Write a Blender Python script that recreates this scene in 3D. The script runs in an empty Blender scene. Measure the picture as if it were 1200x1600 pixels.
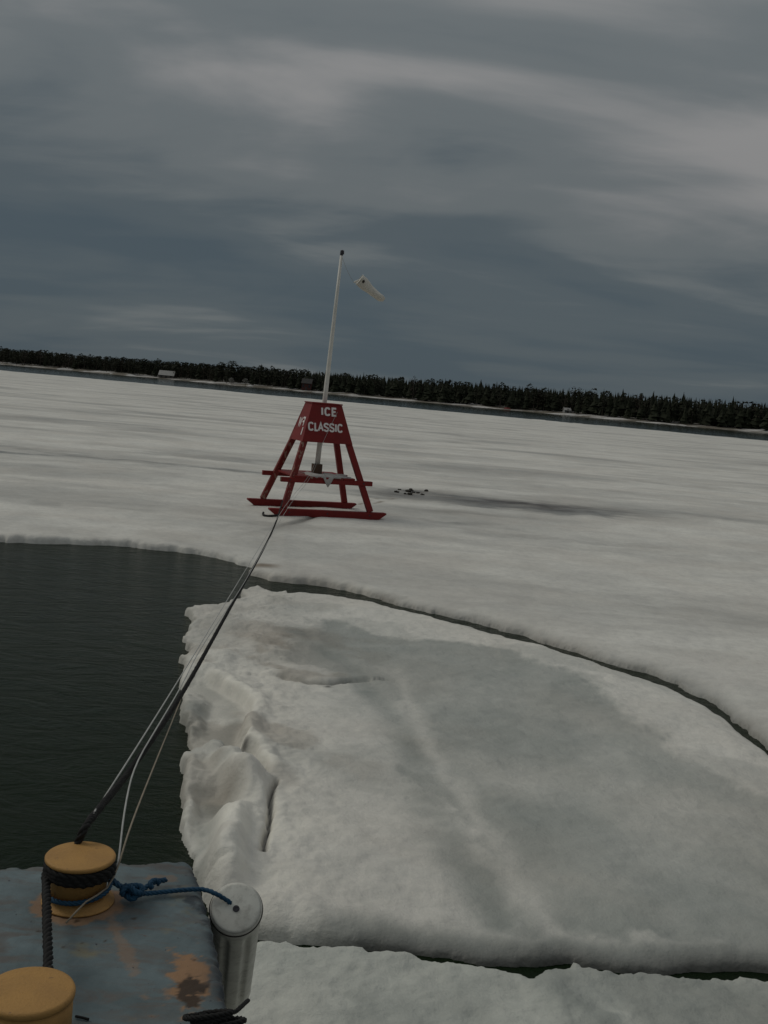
import bpy, bmesh, math, random
import numpy as np
from mathutils import Vector, Matrix

random.seed(7)
RNG = np.random.default_rng(7)
S = bpy.context.scene
COL = S.collection

# ------------------------------------------------------------------ camera
FPX, ROLL, CAMH = 1700.0, math.radians(5.0), 2.8
PITCH = math.atan(184.3 / FPX)
K = FPX / 1364
r0 = np.array([1, 0, 0.]); u0 = np.array([0, math.sin(PITCH), math.cos(PITCH)])
FWD = np.array([0, math.cos(PITCH), -math.sin(PITCH)])
RGT = r0 * math.cos(ROLL) + u0 * math.sin(ROLL)
UPV = -r0 * math.sin(ROLL) + u0 * math.cos(ROLL)
EYE = np.array([0, 0, CAMH])
cd = bpy.data.cameras.new('camera')
cam = bpy.data.objects.new('camera', cd); COL.objects.link(cam)
cam.matrix_world = Matrix(((RGT[0], UPV[0], -FWD[0], 0), (RGT[1], UPV[1], -FWD[1], 0),
                           (RGT[2], UPV[2], -FWD[2], CAMH), (0, 0, 0, 1)))
cd.sensor_fit = 'HORIZONTAL'; cd.sensor_width = 36; cd.lens = FPX / 1200 * 36
cd.clip_start = 0.05; cd.clip_end = 6000
S.camera = cam

# ------------------------------------------------------------------ world: heavy overcast
SUN_EL, SUN_AZ = math.radians(42), math.radians(-75)      # azimuth from +Y towards +X
w = bpy.data.worlds.new('World'); S.world = w; w.use_nodes = True
nt = w.node_tree; nt.nodes.clear()
def wn(t, **k):
    n = nt.nodes.new(t)
    for a, b in k.items(): setattr(n, a, b)
    return n
def wl(a, b): nt.links.new(a, b)
def wmath(op, a, b=None, c=None):
    n = wn('ShaderNodeMath', operation=op)
    for i, v in enumerate((a, b, c)):
        if v is None: continue
        if isinstance(v, (int, float)): n.inputs[i].default_value = v
        else: wl(v, n.inputs[i])
    return n.outputs[0]
def wramp(fac, stops, interp='EASE'):
    n = wn('ShaderNodeValToRGB'); n.color_ramp.interpolation = interp
    el = n.color_ramp.elements
    while len(el) < len(stops): el.new(0.5)
    for e, (p, c) in zip(el, stops):
        e.position = p; e.color = (*c, 1) if len(c) == 3 else c
    wl(fac, n.inputs[0]); return n.outputs[0]
tc = wn('ShaderNodeTexCoord')
sep = wn('ShaderNodeSeparateXYZ'); wl(tc.outputs['Generated'], sep.inputs[0])
zz = wmath('MULTIPLY', wmath('MAXIMUM', sep.outputs[2], 0.0), 1.22)
den = wmath('ADD', zz, 0.16)
cmb = wn('ShaderNodeCombineXYZ')
wl(wmath('DIVIDE', wmath('MULTIPLY', sep.outputs[0], 1.22), den), cmb.inputs[0]); wl(wmath('DIVIDE', sep.outputs[1], den), cmb.inputs[1])
def wnoise(scale, sx, sy, rot, detail, rough, dist, off=0.0):
    m = wn('ShaderNodeMapping'); m.inputs['Scale'].default_value = (sx, sy, 1)
    m.inputs['Rotation'].default_value = (0, 0, math.radians(rot)); m.inputs['Location'].default_value = (off, off * .7, off * .3)
    wl(cmb.outputs[0], m.inputs[0])
    n = wn('ShaderNodeTexNoise'); n.inputs['Scale'].default_value = scale; n.inputs['Detail'].default_value = detail
    n.inputs['Roughness'].default_value = rough; n.inputs['Distortion'].default_value = dist
    wl(m.outputs[0], n.inputs['Vector']); return n.outputs['Fac']
n1 = wnoise(1.0, 0.66, 1.2, 10, 5, 0.44, 0.7, 3.1)
n2 = wnoise(2.2, 0.65, 1.6, 6, 7, 0.55, 0.5, 8.4)
n3 = wnoise(0.55, 0.7, 0.9, 0, 3, 0.5, 0.2, 1.7)
nn = wmath('ADD', wmath('MULTIPLY', n1, 0.62), wmath('ADD', wmath('MULTIPLY', n2, 0.18), wmath('MULTIPLY', n3, 0.20)))
bias = wmath('MULTIPLY', wmath('SUBTRACT', zz, 0.17), 0.65)
bias = wmath('MINIMUM', bias, 0.125)
# one long paler bank of cloud that sinks to the right over a darker base
xr = wmath('MAXIMUM', sep.outputs[0], 0.0)
bz = wmath('SUBTRACT', 0.29, wmath('MULTIPLY', xr, 0.13))
bd_ = wmath('DIVIDE', wmath('SUBTRACT', zz, bz), 0.075)
bank = wmath('POWER', 2.718, wmath('MULTIPLY', wmath('MULTIPLY', bd_, bd_), -1.0))
bank = wmath('MULTIPLY', bank, wmath('ADD', 0.015, wmath('MULTIPLY', wmath('MINIMUM', xr, 0.4), 0.80)))
lo_ = wmath('DIVIDE', wmath('SUBTRACT', zz, 0.125), 0.055)
low = wmath('MULTIPLY', wmath('POWER', 2.718, wmath('MULTIPLY', wmath('MULTIPLY', lo_, lo_), -1.0)), -0.055)
fac = wmath('ADD', wmath('ADD', nn, bias), wmath('ADD', bank, low))
cc = wramp(fac, [(0.33, (.060, .081, .097)), (0.47, (.077, .096, .108)), (0.57, (.118, .133, .139)), (0.73, (.220, .219, .218))])
gain = wramp(zz, [(0.0, (1.0,) * 3), (0.20, (1.0,) * 3), (0.42, (1.16,) * 3), (1.0, (1.8,) * 3)], 'LINEAR')
mul = wn('ShaderNodeMix', data_type='RGBA', blend_type='MULTIPLY'); mul.inputs[0].default_value = 1
wl(cc, mul.inputs['A']); wl(gain, mul.inputs['B'])
SKYS = 0.1
up = wn('ShaderNodeVectorMath', operation='SCALE'); wl(mul.outputs['Result'], up.inputs[0]); up.inputs[3].default_value = 1 / SKYS
sky = wn('ShaderNodeTexSky', sky_type='NISHITA', sun_disc=False, sun_elevation=SUN_EL, sun_rotation=SUN_AZ)
mx = wn('ShaderNodeMix', data_type='RGBA'); mx.inputs[0].default_value = 0.985
wl(sky.outputs[0], mx.inputs['A']); wl(up.outputs[0], mx.inputs['B'])
bg = wn('ShaderNodeBackground'); bg.inputs['Strength'].default_value = SKYS
wl(mx.outputs['Result'], bg.inputs[0])
out = wn('ShaderNodeOutputWorld'); wl(bg.outputs[0], out.inputs[0])

sd_ = bpy.data.lights.new('sun', 'SUN'); sd_.energy = 0.80; sd_.angle = math.radians(26); sd_.color = (1, .96, .87)
sun = bpy.data.objects.new('sun', sd_); COL.objects.link(sun)
sdir = Vector((math.sin(SUN_AZ) * math.cos(SUN_EL), math.cos(SUN_AZ) * math.cos(SUN_EL), math.sin(SUN_EL)))
sun.rotation_euler = sdir.to_track_quat('Z', 'Y').to_euler()
S.view_settings.view_transform = 'Standard'; S.view_settings.look = 'None'
S.view_settings.exposure = 0.06; S.view_settings.gamma = 1; S.view_settings.use_curve_mapping = False

# ------------------------------------------------------------------ helpers
def ground(px, py, z=0.1):
    """a point of the photograph laid on the level z, in metres"""
    d = FWD + RGT * (px - 600) / FPX + UPV * (800 - py) / FPX
    return EYE + d * ((z - CAMH) / d[2])
def at_y(px, py, y):
    d = FWD + RGT * (px - 600) / FPX + UPV * (800 - py) / FPX
    return EYE + d * (y / d[1])
def gxy(pts, z=0.1): return np.array([ground(a, b, z)[:2] for a, b in pts])

def tag(o, label=None, cat=None, group=None, kind=None):
    if label: o['label'] = label
    if cat: o['category'] = cat
    if group: o['group'] = group
    if kind: o['kind'] = kind
    return o
def empty(name, loc=(0, 0, 0), rz=0):
    o = bpy.data.objects.new(name, None); COL.objects.link(o)
    o.location = loc; o.rotation_euler = (0, 0, rz); o.empty_display_size = .1
    return o
def link(name, me, mat, parent=None, smooth=False):
    o = bpy.data.objects.new(name, me); COL.objects.link(o)
    if mat and not me.materials: me.materials.append(mat)
    if parent: o.parent = parent
    if smooth: me.polygons.foreach_set('use_smooth', [True] * len(me.polygons))
    return o
def mesh(name, vs, fs):
    me = bpy.data.meshes.new(name); me.from_pydata([tuple(v) for v in vs], [], fs); me.update(); return me

class MB:
    def __init__(self): self.v = []; self.f = []
    def add(self, vs, fs):
        b = len(self.v); self.v += [tuple(map(float, v)) for v in vs]; self.f += [tuple(i + b for i in f) for f in fs]
    def box(self, x0, x1, y0, y1, z0, z1, jit=0):
        vs = [(x, y, z) for z in (z0, z1) for y in (y0, y1) for x in (x0, x1)]
        if jit: vs = [tuple(c + random.uniform(-jit, jit) for c in v) for v in vs]
        self.add(vs, [(0, 2, 3, 1), (4, 5, 7, 6), (0, 1, 5, 4), (2, 6, 7, 3), (0, 4, 6, 2), (1, 3, 7, 5)])
    def beam(self, a, b, wx, wy, ref=(0, 1, 0)):
        a, b = Vector(a), Vector(b); d = (b - a).normalized(); r = Vector(ref)
        x = d.cross(r).normalized(); y = d.cross(x).normalized()
        vs = [p + x * sx * wx / 2 + y * sy * wy / 2 for p in (a, b) for sy in (-1, 1) for sx in (-1, 1)]
        self.add(vs, [(0, 1, 3, 2), (4, 6, 7, 5), (0, 4, 5, 1), (2, 3, 7, 6), (0, 2, 6, 4), (1, 5, 7, 3)])
    def tube(self, pts, rad, n=8, closed=False, caps=True, phase=0):
        P = [Vector(p) for p in pts]; m = len(P)
        if not hasattr(rad, '__len__'): rad = [rad] * m
        t0 = None; rings = []
        for i in range(m):
            t = (P[min(i + 1, m - 1)] - P[max(i - 1, 0)])
            if t.length < 1e-9: t = Vector((0, 0, 1))
            t.normalize()
            if t0 is None:
                nrm = t.orthogonal().normalized()
            else:
                q = t0.rotation_difference(t); nrm = (q @ nrm); nrm = (nrm - t * nrm.dot(t)).normalized()
            t0 = t; bi = t.cross(nrm)
            rings.append([P[i] + (nrm * math.cos(2 * math.pi * k / n) + bi * math.sin(2 * math.pi * k / n)) * rad[i] for k in range(n)])
        vs = [v for r in rings for v in r]; fs = []
        for i in range(m - 1):
            for k in range(n):
                k2 = (k + 1) % n
                fs.append((i * n + k, i * n + k2, (i + 1) * n + k2, (i + 1) * n + k))
        if caps: fs += [tuple(range(n - 1, -1, -1)), tuple((m - 1) * n + k for k in range(n))]
        self.add(vs, fs)
    def lathe(self, prof, n=48, c=(0, 0), a0=0.):
        """prof: (radius, z) from bottom axis to top axis"""
        vs = []; fs = []; m = len(prof)
        for r, z in prof:
            for k in range(n):
                a = a0 + 2 * math.pi * k / n; vs.append((c[0] + r * math.cos(a), c[1] + r * math.sin(a), z))
        for i in range(m - 1):
            for k in range(n):
                k2 = (k + 1) % n; fs.append((i * n + k, i * n + k2, (i + 1) * n + k2, (i + 1) * n + k))
        fs += [tuple(range(n - 1, -1, -1)), tuple((m - 1) * n + k for k in range(n))]
        self.add(vs, fs)
    def build(self, name, mat, parent=None, smooth=False, bevel=0):
        me = mesh(name, self.v, self.f)
        o = link(name, me, mat, parent, smooth)
        if bevel:
            md = o.modifiers.new('bevel', 'BEVEL'); md.width = bevel; md.segments = 2; md.limit_method = 'ANGLE'
        return o

def resample(pts, step):
    P = np.array(pts, float); L = np.r_[0, np.cumsum(np.linalg.norm(np.diff(P, axis=0), axis=1))]
    n = max(2, int(L[-1] / step)); s = np.linspace(0, L[-1], n)
    return np.stack([np.interp(s, L, P[:, k]) for k in range(3)], 1)
def smooth_path(pts, step, it=3):
    P = np.array(pts, float)
    for _ in range(it):                                     # corner cutting keeps ends
        Q = [P[0]]
        for a, b in zip(P[:-1], P[1:]): Q += [a * .75 + b * .25, a * .25 + b * .75]
        Q.append(P[-1]); P = np.array(Q)
    return resample(P, step)
def rope_mb(path, rad, pitch, strands=3, n=6, fuzz=0.0, mb=None):
    mb = mb or MB()
    P = np.asarray(path); m = len(P)
    T = np.gradient(P, axis=0); T /= np.linalg.norm(T, axis=1)[:, None]
    L = np.r_[0, np.cumsum(np.linalg.norm(np.diff(P, axis=0), axis=1))]
    nr = Vector(T[0]).orthogonal().normalized(); N = []
    for i in range(m):
        t = Vector(T[i]); nr = (nr - t * nr.dot(t)).normalized(); N.append(np.array(nr))
    N = np.array(N); B = np.cross(T, N)
    for s in range(strands):
        a = 2 * np.pi * (L / pitch + s / strands)
        off = (N * np.cos(a)[:, None] + B * np.sin(a)[:, None]) * rad * .5
        rr = rad * .56 * (1 + (RNG.normal(0, fuzz, m) if fuzz else 0))
        mb.tube(P + off, list(np.broadcast_to(rr, (m,))), n)
    return mb

# value noise on arrays
def hash2(ix, iy, seed):
    h = (ix.astype(np.int64) * 374761393 + iy.astype(np.int64) * 668265263 + seed * 144665) & 0x7fffffff
    h = ((h ^ (h >> 13)) * 1274126177) & 0x7fffffff
    return ((h ^ (h >> 16)) & 0xffff) / 65535.0
def vnoise(x, y, seed=0):
    ix = np.floor(x); iy = np.floor(y); fx = x - ix; fy = y - iy
    fx = fx * fx * fx * (fx * (fx * 6 - 15) + 10); fy = fy * fy * fy * (fy * (fy * 6 - 15) + 10)
    a = hash2(ix, iy, seed); b = hash2(ix + 1, iy, seed); c = hash2(ix, iy + 1, seed); d = hash2(ix + 1, iy + 1, seed)
    return (a * (1 - fx) + b * fx) * (1 - fy) + (c * (1 - fx) + d * fx) * fy - .5
def fbm(x, y, seed=0, oct=5, gain=.5):
    s = 0; a = 1; f = 1
    for o in range(oct):
        c, sn = math.cos(o * .7), math.sin(o * .7)
        s = s + a * vnoise((x * c - y * sn) * f + 17.3 * o, (x * sn + y * c) * f - 9.1 * o, seed + o); a *= gain; f *= 2.03
    return s
def seg_dist(X, Y, poly, closed=False):
    P = np.asarray(poly); n = len(P); D = np.full(X.shape, 1e9); W = np.zeros(X.shape); Lacc = 0
    side = np.zeros(X.shape)
    for i in range(n if closed else n - 1):
        a = P[i]; b = P[(i + 1) % n]; e = b - a; l2 = e @ e + 1e-12
        t = np.clip(((X - a[0]) * e[0] + (Y - a[1]) * e[1]) / l2, 0, 1)
        d = np.hypot(X - a[0] - t * e[0], Y - a[1] - t * e[1])
        m = d < D
        D = np.where(m, d, D); W = np.where(m, Lacc + t * math.sqrt(l2), W)
        side = np.where(m, np.sign(e[0] * (Y - a[1]) - e[1] * (X - a[0])), side); Lacc += math.sqrt(l2)
    return D, W / Lacc, side
def sdf(X, Y, poly):
    D, _, _ = seg_dist(X, Y, poly, True)
    P = np.asarray(poly); n = len(P); ins = np.zeros(X.shape, bool)
    for i in range(n):
        a = P[i]; b = P[(i + 1) % n]
        if a[1] == b[1]: continue
        c = ((a[1] > Y) != (b[1] > Y)) & (X < (b[0] - a[0]) * (Y - a[1]) / (b[1] - a[1]) + a[0])
        ins ^= c
    return np.where(ins, D, -D)
def sstep(a, b, x):
    t = np.clip((x - a) / (b - a), 0, 1); return t * t * (3 - 2 * t)
def round_edge(sd, r):
    t = np.clip(sd / r, 0, 1); return np.sqrt(np.clip(1 - (1 - t) ** 2, 0, 1))
def heightfield(name, X, Y, Z, mask, keep, mat):
    ny, nx = X.shape
    idx = np.arange(ny * nx).reshape(ny, nx)
    k = keep[:-1, :-1] | keep[1:, :-1] | keep[:-1, 1:] | keep[1:, 1:]
    q = np.stack([idx[:-1, :-1][k], idx[:-1, 1:][k], idx[1:, 1:][k], idx[1:, :-1][k]], 1)
    used = np.zeros(ny * nx, bool); used[q.ravel()] = True
    remap = np.cumsum(used) - 1; q = remap[q]
    co = np.stack([X.ravel(), Y.ravel(), Z.ravel()], 1)[used]
    me = bpy.data.meshes.new(name)
    me.vertices.add(len(co)); me.vertices.foreach_set('co', co.astype(np.float32).ravel())
    me.loops.add(q.size); me.loops.foreach_set('vertex_index', q.ravel().astype(np.int32))
    me.polygons.add(len(q)); me.polygons.foreach_set('loop_start', np.arange(0, q.size, 4, dtype=np.int32))
    me.polygons.foreach_set('use_smooth', np.ones(len(q), bool))
    me.update(calc_edges=True)
    at = me.attributes.new('mask', 'FLOAT_COLOR', 'POINT')
    m4 = np.concatenate([mask, np.ones(mask.shape[:2] + (4 - mask.shape[2],))], 2) if mask.shape[2] < 4 else mask
    at.data.foreach_set('color', m4.reshape(-1, 4)[used].astype(np.float32).ravel())
    return link(name, me, mat)

# ------------------------------------------------------------------ materials
class Mat:
    def __init__(s, name):
        s.m = bpy.data.materials.new(name); s.m.use_nodes = True; s.t = s.m.node_tree; s.N = s.t.nodes
        s.p = s.N['Principled BSDF']; s.out = s.N['Material Output']
    def n(s, t, **k):
        n = s.N.new(t)
        for a, b in k.items(): setattr(n, a, b)
        return n
    def l(s, a, b): s.t.links.new(a, b)
    def coord(s, scale=(1, 1, 1), kind='Object'):
        c = s.n('ShaderNodeTexCoord'); m = s.n('ShaderNodeMapping'); m.inputs['Scale'].default_value = scale
        s.l(c.outputs[kind], m.inputs[0]); return m.outputs[0]
    def noise(s, scale, detail=5, rough=.55, dist=0, vec=None, sc3=(1, 1, 1)):
        n = s.n('ShaderNodeTexNoise'); n.inputs['Scale'].default_value = scale; n.inputs['Detail'].default_value = detail
        n.inputs['Roughness'].default_value = rough; n.inputs['Distortion'].default_value = dist
        s.l(vec or s.coord(sc3), n.inputs['Vector']); return n.outputs['Fac']
    def ramp(s, fac, stops, interp='LINEAR'):
        n = s.n('ShaderNodeValToRGB'); n.color_ramp.interpolation = interp; el = n.color_ramp.elements
        while len(el) < len(stops): el.new(.5)
        for e, (p, c) in zip(el, stops):
            e.position = p; e.color = (c, c, c, 1) if isinstance(c, (int, float)) else (*c, 1)
        s.l(fac, n.inputs[0]); return n.outputs[0]
    def val(s, v, inp):
        if isinstance(v, (int, float)): inp.default_value = v
        elif isinstance(v, tuple): inp.default_value = (*v, 1)
        else: s.l(v, inp)
    def mix(s, fac, a, b, mode='MIX'):
        n = s.n('ShaderNodeMix', data_type='RGBA', blend_type=mode)
        s.val(fac, n.inputs[0]); s.val(a, n.inputs['A']); s.val(b, n.inputs['B']); return n.outputs['Result']
    def math(s, op, a, b=None):
        n = s.n('ShaderNodeMath', operation=op); s.val(a, n.inputs[0])
        if b is not None: s.val(b, n.inputs[1])
        return n.outputs[0]
    def attr(s, name):
        a = s.n('ShaderNodeAttribute', attribute_name=name); sp = s.n('ShaderNodeSeparateColor')
        s.l(a.outputs['Color'], sp.inputs[0]); return sp.outputs[0], sp.outputs[1], sp.outputs[2], a.outputs['Alpha']
    def bump(s, h, strength, dist, prev=None):
        b = s.n('ShaderNodeBump'); b.inputs['Strength'].default_value = strength; b.inputs['Distance'].default_value = dist
        s.l(h, b.inputs['Height'])
        if prev: s.l(prev, b.inputs['Normal'])
        return b.outputs[0]
    def fin(s, col=None, rough=None, nrm=None, spec=None, metal=None):
        if col is not None: s.val(col, s.p.inputs['Base Color'])
        if rough is not None: s.val(rough, s.p.inputs['Roughness'])
        if nrm is not None: s.l(nrm, s.p.inputs['Normal'])
        if spec is not None: s.val(spec, s.p.inputs['Specular IOR Level'])
        if metal is not None: s.val(metal, s.p.inputs['Metallic'])
        return s.m

def ice_material(name, snow, snow2, wet, wet2, bs=1.0, streak=False):
    m = Mat(name); R, G, B, A = m.attr('mask')
    a = m.noise(1.3, 6, .6, .4); b = m.noise(9, 6, .62); c = m.noise(60, 4, .6)
    sn = m.mix(m.ramp(a, [(.35, 0.), (.68, 1.)]), snow, snow2)
    sn = m.mix(m.math('MULTIPLY', m.ramp(b, [(.42, 0.), (.75, 1.)]), .30), sn, wet)
    if name == 'floe_ice': sn = m.mix(m.math('SUBTRACT', 1.0, A), sn, (.90, .875, .78))
    wt = m.mix(m.ramp(m.noise(2.2, 6, .6, .6), [(.35, 0.), (.65, 1.)]), wet, wet2)
    f = R
    if streak:                                              # broad melt streaks on the open sheet
        s1 = m.noise(.16, 5, .58, .5, sc3=(.55, 1.15, 1)); s2 = m.noise(.55, 5, .6, .3, sc3=(.35, 1, 1))
        f2 = m.math('MAXIMUM', m.math('MULTIPLY', m.ramp(s1, [(.46, 0.), (.66, 1.)]), .72), m.math('MULTIPLY', m.ramp(s2, [(.50, 0.), (.70, 1.)]), .42))
        f = m.math('MAXIMUM', R, f2)
    col = m.mix(f, sn, wt)
    col = m.mix(m.math('MULTIPLY', m.ramp(c, [(.45, 0.), (.8, 1.)]), .09), col, (.22, .21, .19))
    col = m.mix(m.math('MULTIPLY', m.ramp(m.noise(.45, 5, .6, .3), [(.42, 0.), (.66, 1.)]), .26), col, (.50, .445, .38))
    col = m.mix(G, col, (.17, .125, .08))

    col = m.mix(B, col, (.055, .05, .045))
    ro = m.ramp(f, [(0., .75), (1., .42)])
    h1 = m.bump(m.noise(26, 6, .65), .55 * bs, .03); h2 = m.bump(c, .3 * bs, .005, h1)
    return m.fin(col, ro, h2, .35)

M = {}
M['far_ice'] = ice_material('sheet_ice', (.725, .71, .65), (.615, .60, .555), (.31, .31, .288), (.20, .20, .185), .7, True)
M['floe'] = ice_material('floe_ice', (.71, .69, .63), (.625, .61, .56), (.335, .352, .324), (.262, .282, .258), .8)
M['near_floe'] = ice_material('near_floe_ice', (.555, .565, .51), (.48, .495, .45), (.255, .275, .255), (.21, .23, .212), .9)

def water_mat():
    m = Mat('water')
    a = m.noise(2.3, 7, .66, .9, sc3=(.75, 1.35, 1)); b = m.noise(11, 6, .62, .8, sc3=(.7, 1.2, 1)); c = m.noise(.35, 3, .5)
    geo = m.n('ShaderNodeNewGeometry'); sp = m.n('ShaderNodeSeparateXYZ'); m.l(geo.outputs['Position'], sp.inputs[0])
    mr = m.n('ShaderNodeMapRange'); mr.inputs[1].default_value = 40; mr.inputs[2].default_value = 180; mr.inputs[3].default_value = 1; mr.inputs[4].default_value = .22
    m.l(sp.outputs[1], mr.inputs[0])
    h = m.bump(m.math('MULTIPLY', a, mr.outputs[0]), .55, .095); h = m.bump(m.math('MULTIPLY', b, mr.outputs[0]), .6, .024, h); m.p.inputs['IOR'].default_value = 1.33
    col = m.mix(m.ramp(c, [(.3, 0.), (.7, 1.)]), (.0055, .0120, .0045), (.0080, .0150, .0060))
    return m.fin(col, .08, h, .065)
M['water'] = water_mat()

def paint_mat(name, base, worn, under, chip=.62, rough=.55, scale=14, streak=(1, 1, 1), bump=.25):
    m = Mat(name)
    a = m.noise(scale * .35, 5, .6, .3); b = m.noise(scale, 7, .68, .4, sc3=streak); c = m.noise(scale * 5, 4, .6)
    col = m.mix(m.ramp(a, [(.35, 0.), (.7, 1.)]), base, worn)
    k = m.ramp(b, [(chip, 0.), (chip + .07, 1.)])
    col = m.mix(k, col, under)
    col = m.mix(m.math('MULTIPLY', m.ramp(c, [(.5, 0.), (.75, 1.)]), .25), col, tuple(v * .5 for v in base))
    h = m.bump(k, -.3, .002); h = m.bump(c, bump, .003, h)
    return m.fin(col, rough, h, .3)
M['red'] = paint_mat('red_paint', (.19, .0115, .0095), (.14, .0095, .008), (.085, .02, .016), .66, .6, 9)
M['red_worn'] = paint_mat('worn_red_paint', (.18, .016, .013), (.14, .02, .016), (.30, .19, .145), .545, .6, 11, (1, 1, .4))
M['bare_wood'] = paint_mat('weathered_wood', (.13, .085, .055), (.09, .06, .045), (.16, .03, .025), .6, .8, 16)
M['white'] = paint_mat('white_lettering', (.78, .74, .71), (.66, .62, .59), (.24, .07, .06), .66, .5, 30)
M['mast'] = paint_mat('white_mast_paint', (.68, .66, .61), (.58, .56, .50), (.40, .30, .24), .68, .45, 12, (1, 1, .25))
M['cap_metal'] = paint_mat('dark_metal', (.035, .033, .04), (.05, .045, .05), (.1, .06, .04), .65, .5, 40)
M['tarp'] = paint_mat('grey_canvas', (.42, .40, .38), (.33, .32, .31), (.24, .22, .2), .62, .8, 12)
M['sock'] = paint_mat('windsock_canvas', (.66, .64, .58), (.56, .52, .45), (.52, .50, .36), .60, .85, 2.2, bump=.05)
M['eyelet'] = paint_mat('eyelet', (.03, .026, .022), (.04, .03, .03), (.08, .06, .04), .7, .6, 60)
M['yellow'] = paint_mat('yellow_paint', (.40, .222, .068), (.325, .18, .06), (.15, .085, .045), .625, .65, 26, bump=.7)
M['blackrope'] = paint_mat('black_rope', (.007, .007, .0065), (.011, .0105, .01), (.05, .048, .045), .70, .8, 45)
M['whitecord'] = paint_mat('white_cord', (.46, .46, .44), (.36, .36, .34), (.2, .2, .18), .65, .8, 40)
M['tancord'] = paint_mat('tan_cord', (.30, .25, .185), (.22, .19, .15), (.15, .12, .1), .65, .8, 40)
M['bluerope'] = paint_mat('blue_rope', (.012, .060, .115), (.010, .045, .088), (.03, .10, .16), .64, .7, 60)
M['twig'] = paint_mat('dark_scrap', (.03, .026, .02), (.022, .02, .016), (.06, .05, .04), .65, .9, 20)

def fender_mat():
    m = Mat('fender_plastic')
    a = m.noise(9, 6, .6, .3); b = m.noise(40, 5, .65)
    col = m.mix(m.ramp(a, [(.35, 0.), (.7, 1.)]), (.60, .595, .54), (.47, .46, .415))
    col = m.mix(m.math('MULTIPLY', m.ramp(b, [(.5, 0.), (.72, 1.)]), .4), col, (.16, .145, .12))
    return m.fin(col, .85, m.bump(b, .25, .002), .15)
M['fender'] = fender_mat()
M['fender_seam'] = paint_mat('fender_grime', (.05, .045, .04), (.035, .03, .03), (.1, .09, .08), .66, .8, 30)

def deck_mat():
    m = Mat('deck_paint'); R, G, B, A = m.attr('mask')
    a = m.noise(3.2, 6, .62, .5); b = m.noise(16, 7, .7, .4, sc3=(1, 1.7, 1)); c = m.noise(90, 4, .6); d = m.noise(7, 7, .66, .8, sc3=(.6, 1.6, 1))
    col = m.mix(m.ramp(a, [(.33, 0.), (.66, 1.)]), (.135, .178, .188), (.080, .108, .114))
    col = m.mix(m.math('MULTIPLY', m.ramp(d, [(.45, 0.), (.60, 1.)]), .8), col, (.105, .093, .082))
    col = m.mix(m.ramp(b, [(.64, 0.), (.70, 1.)]), col, (.13, .075, .05))
    col = m.mix(m.math('MULTIPLY', m.ramp(m.noise(5, 4, .6), [(.62, 0.), (.72, 1.)]), .5), col, (.22, .18, .085))
    col = m.mix(R, col, (.27, .155, .08))
    col = m.mix(G, col, (.042, .024, .012))
    col = m.mix(B, col, (.022, .029, .037))
    chips = m.ramp(m.noise(55, 3, .5), [(.70, 0.), (.73, 1.)])
    col = m.mix(chips, col, (.03, .03, .035))
    h = m.bump(b, .35, .006); h = m.bump(c, .4, .0025, h)
    return m.fin(col, m.ramp(a, [(.3, .5), (.7, .72)]), h, .35)
M['deck'] = deck_mat()

def simple(name, c1, c2, scale=3, rough=.9, bump=0.3):
    m = Mat(name); a = m.noise(scale, 5, .6)
    return m.fin(m.mix(m.ramp(a, [(.35, 0.), (.68, 1.)]), c1, c2), rough, m.bump(a, bump, .05), .2)
M['needle'] = simple('spruce_needles', (.016, .021, .011), (.027, .029, .016), 2.2)
M['pine'] = simple('pine_needles', (.018, .022, .012), (.029, .030, .017), 2.2)
M['twigs'] = simple('bare_twigs', (.031, .025, .018), (.045, .036, .026), 2.2)
M['pale_twigs'] = simple('pale_twigs', (.30, .29, .265), (.21, .21, .19), 2)
M['bark'] = simple('bark', (.05, .042, .034), (.075, .063, .052), 4)
M['wood_mass'] = simple('forest_needles', (.015, .019, .011), (.026, .026, .016), .35)
M['shore'] = None
def shore_mat():
    m = Mat('shore_ground')
    a = m.noise(.035, 6, .62, .4, sc3=(1, 3, 1)); b = m.noise(.25, 5, .6)
    g = m.mix(m.ramp(b, [(.35, 0.), (.68, 1.)]), (.11, .098, .078), (.16, .14, .112))
    col = m.mix(m.ramp(a, [(.50, 0.), (.56, 1.)]), g, (.50, .48, .46))
    return m.fin(col, .9, None, .2)
M['shore'] = shore_mat()
M['snow'] = simple('old_snow', (.55, .54, .52), (.42, .41, .40), .6)
M['house_wall'] = simple('grey_brown_boards', (.16, .14, .125), (.12, .105, .095), 1)
M['pale_roof'] = simple('pale_roof', (.36, .35, .33), (.29, .28, .27), .6)
M['red_board'] = simple('dark_red_boards', (.085, .035, .030), (.065, .03, .026), 1)
M['white_board'] = simple('white_boards', (.27, .27, .265), (.22, .22, .215), 1)
M['dark_roof'] = simple('dark_roof', (.07, .065, .06), (.05, .05, .05), 1)
M['window'] = Mat('window_glass').fin((.02, .022, .025), .1, None, .5)
M['boat_red'] = simple('red_hull', (.22, .05, .045), (.16, .04, .035), 1)

# ------------------------------------------------------------------ water, one sheet
wm = MB(); wm.add([(-4000, -300, 0), (4000, -300, 0), (4000, 5000, 0), (-4000, 5000, 0)], [(0, 1, 2, 3)])
tag(wm.build('water', M['water']), 'dark green rippled open water around the ice', kind='structure')

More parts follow.
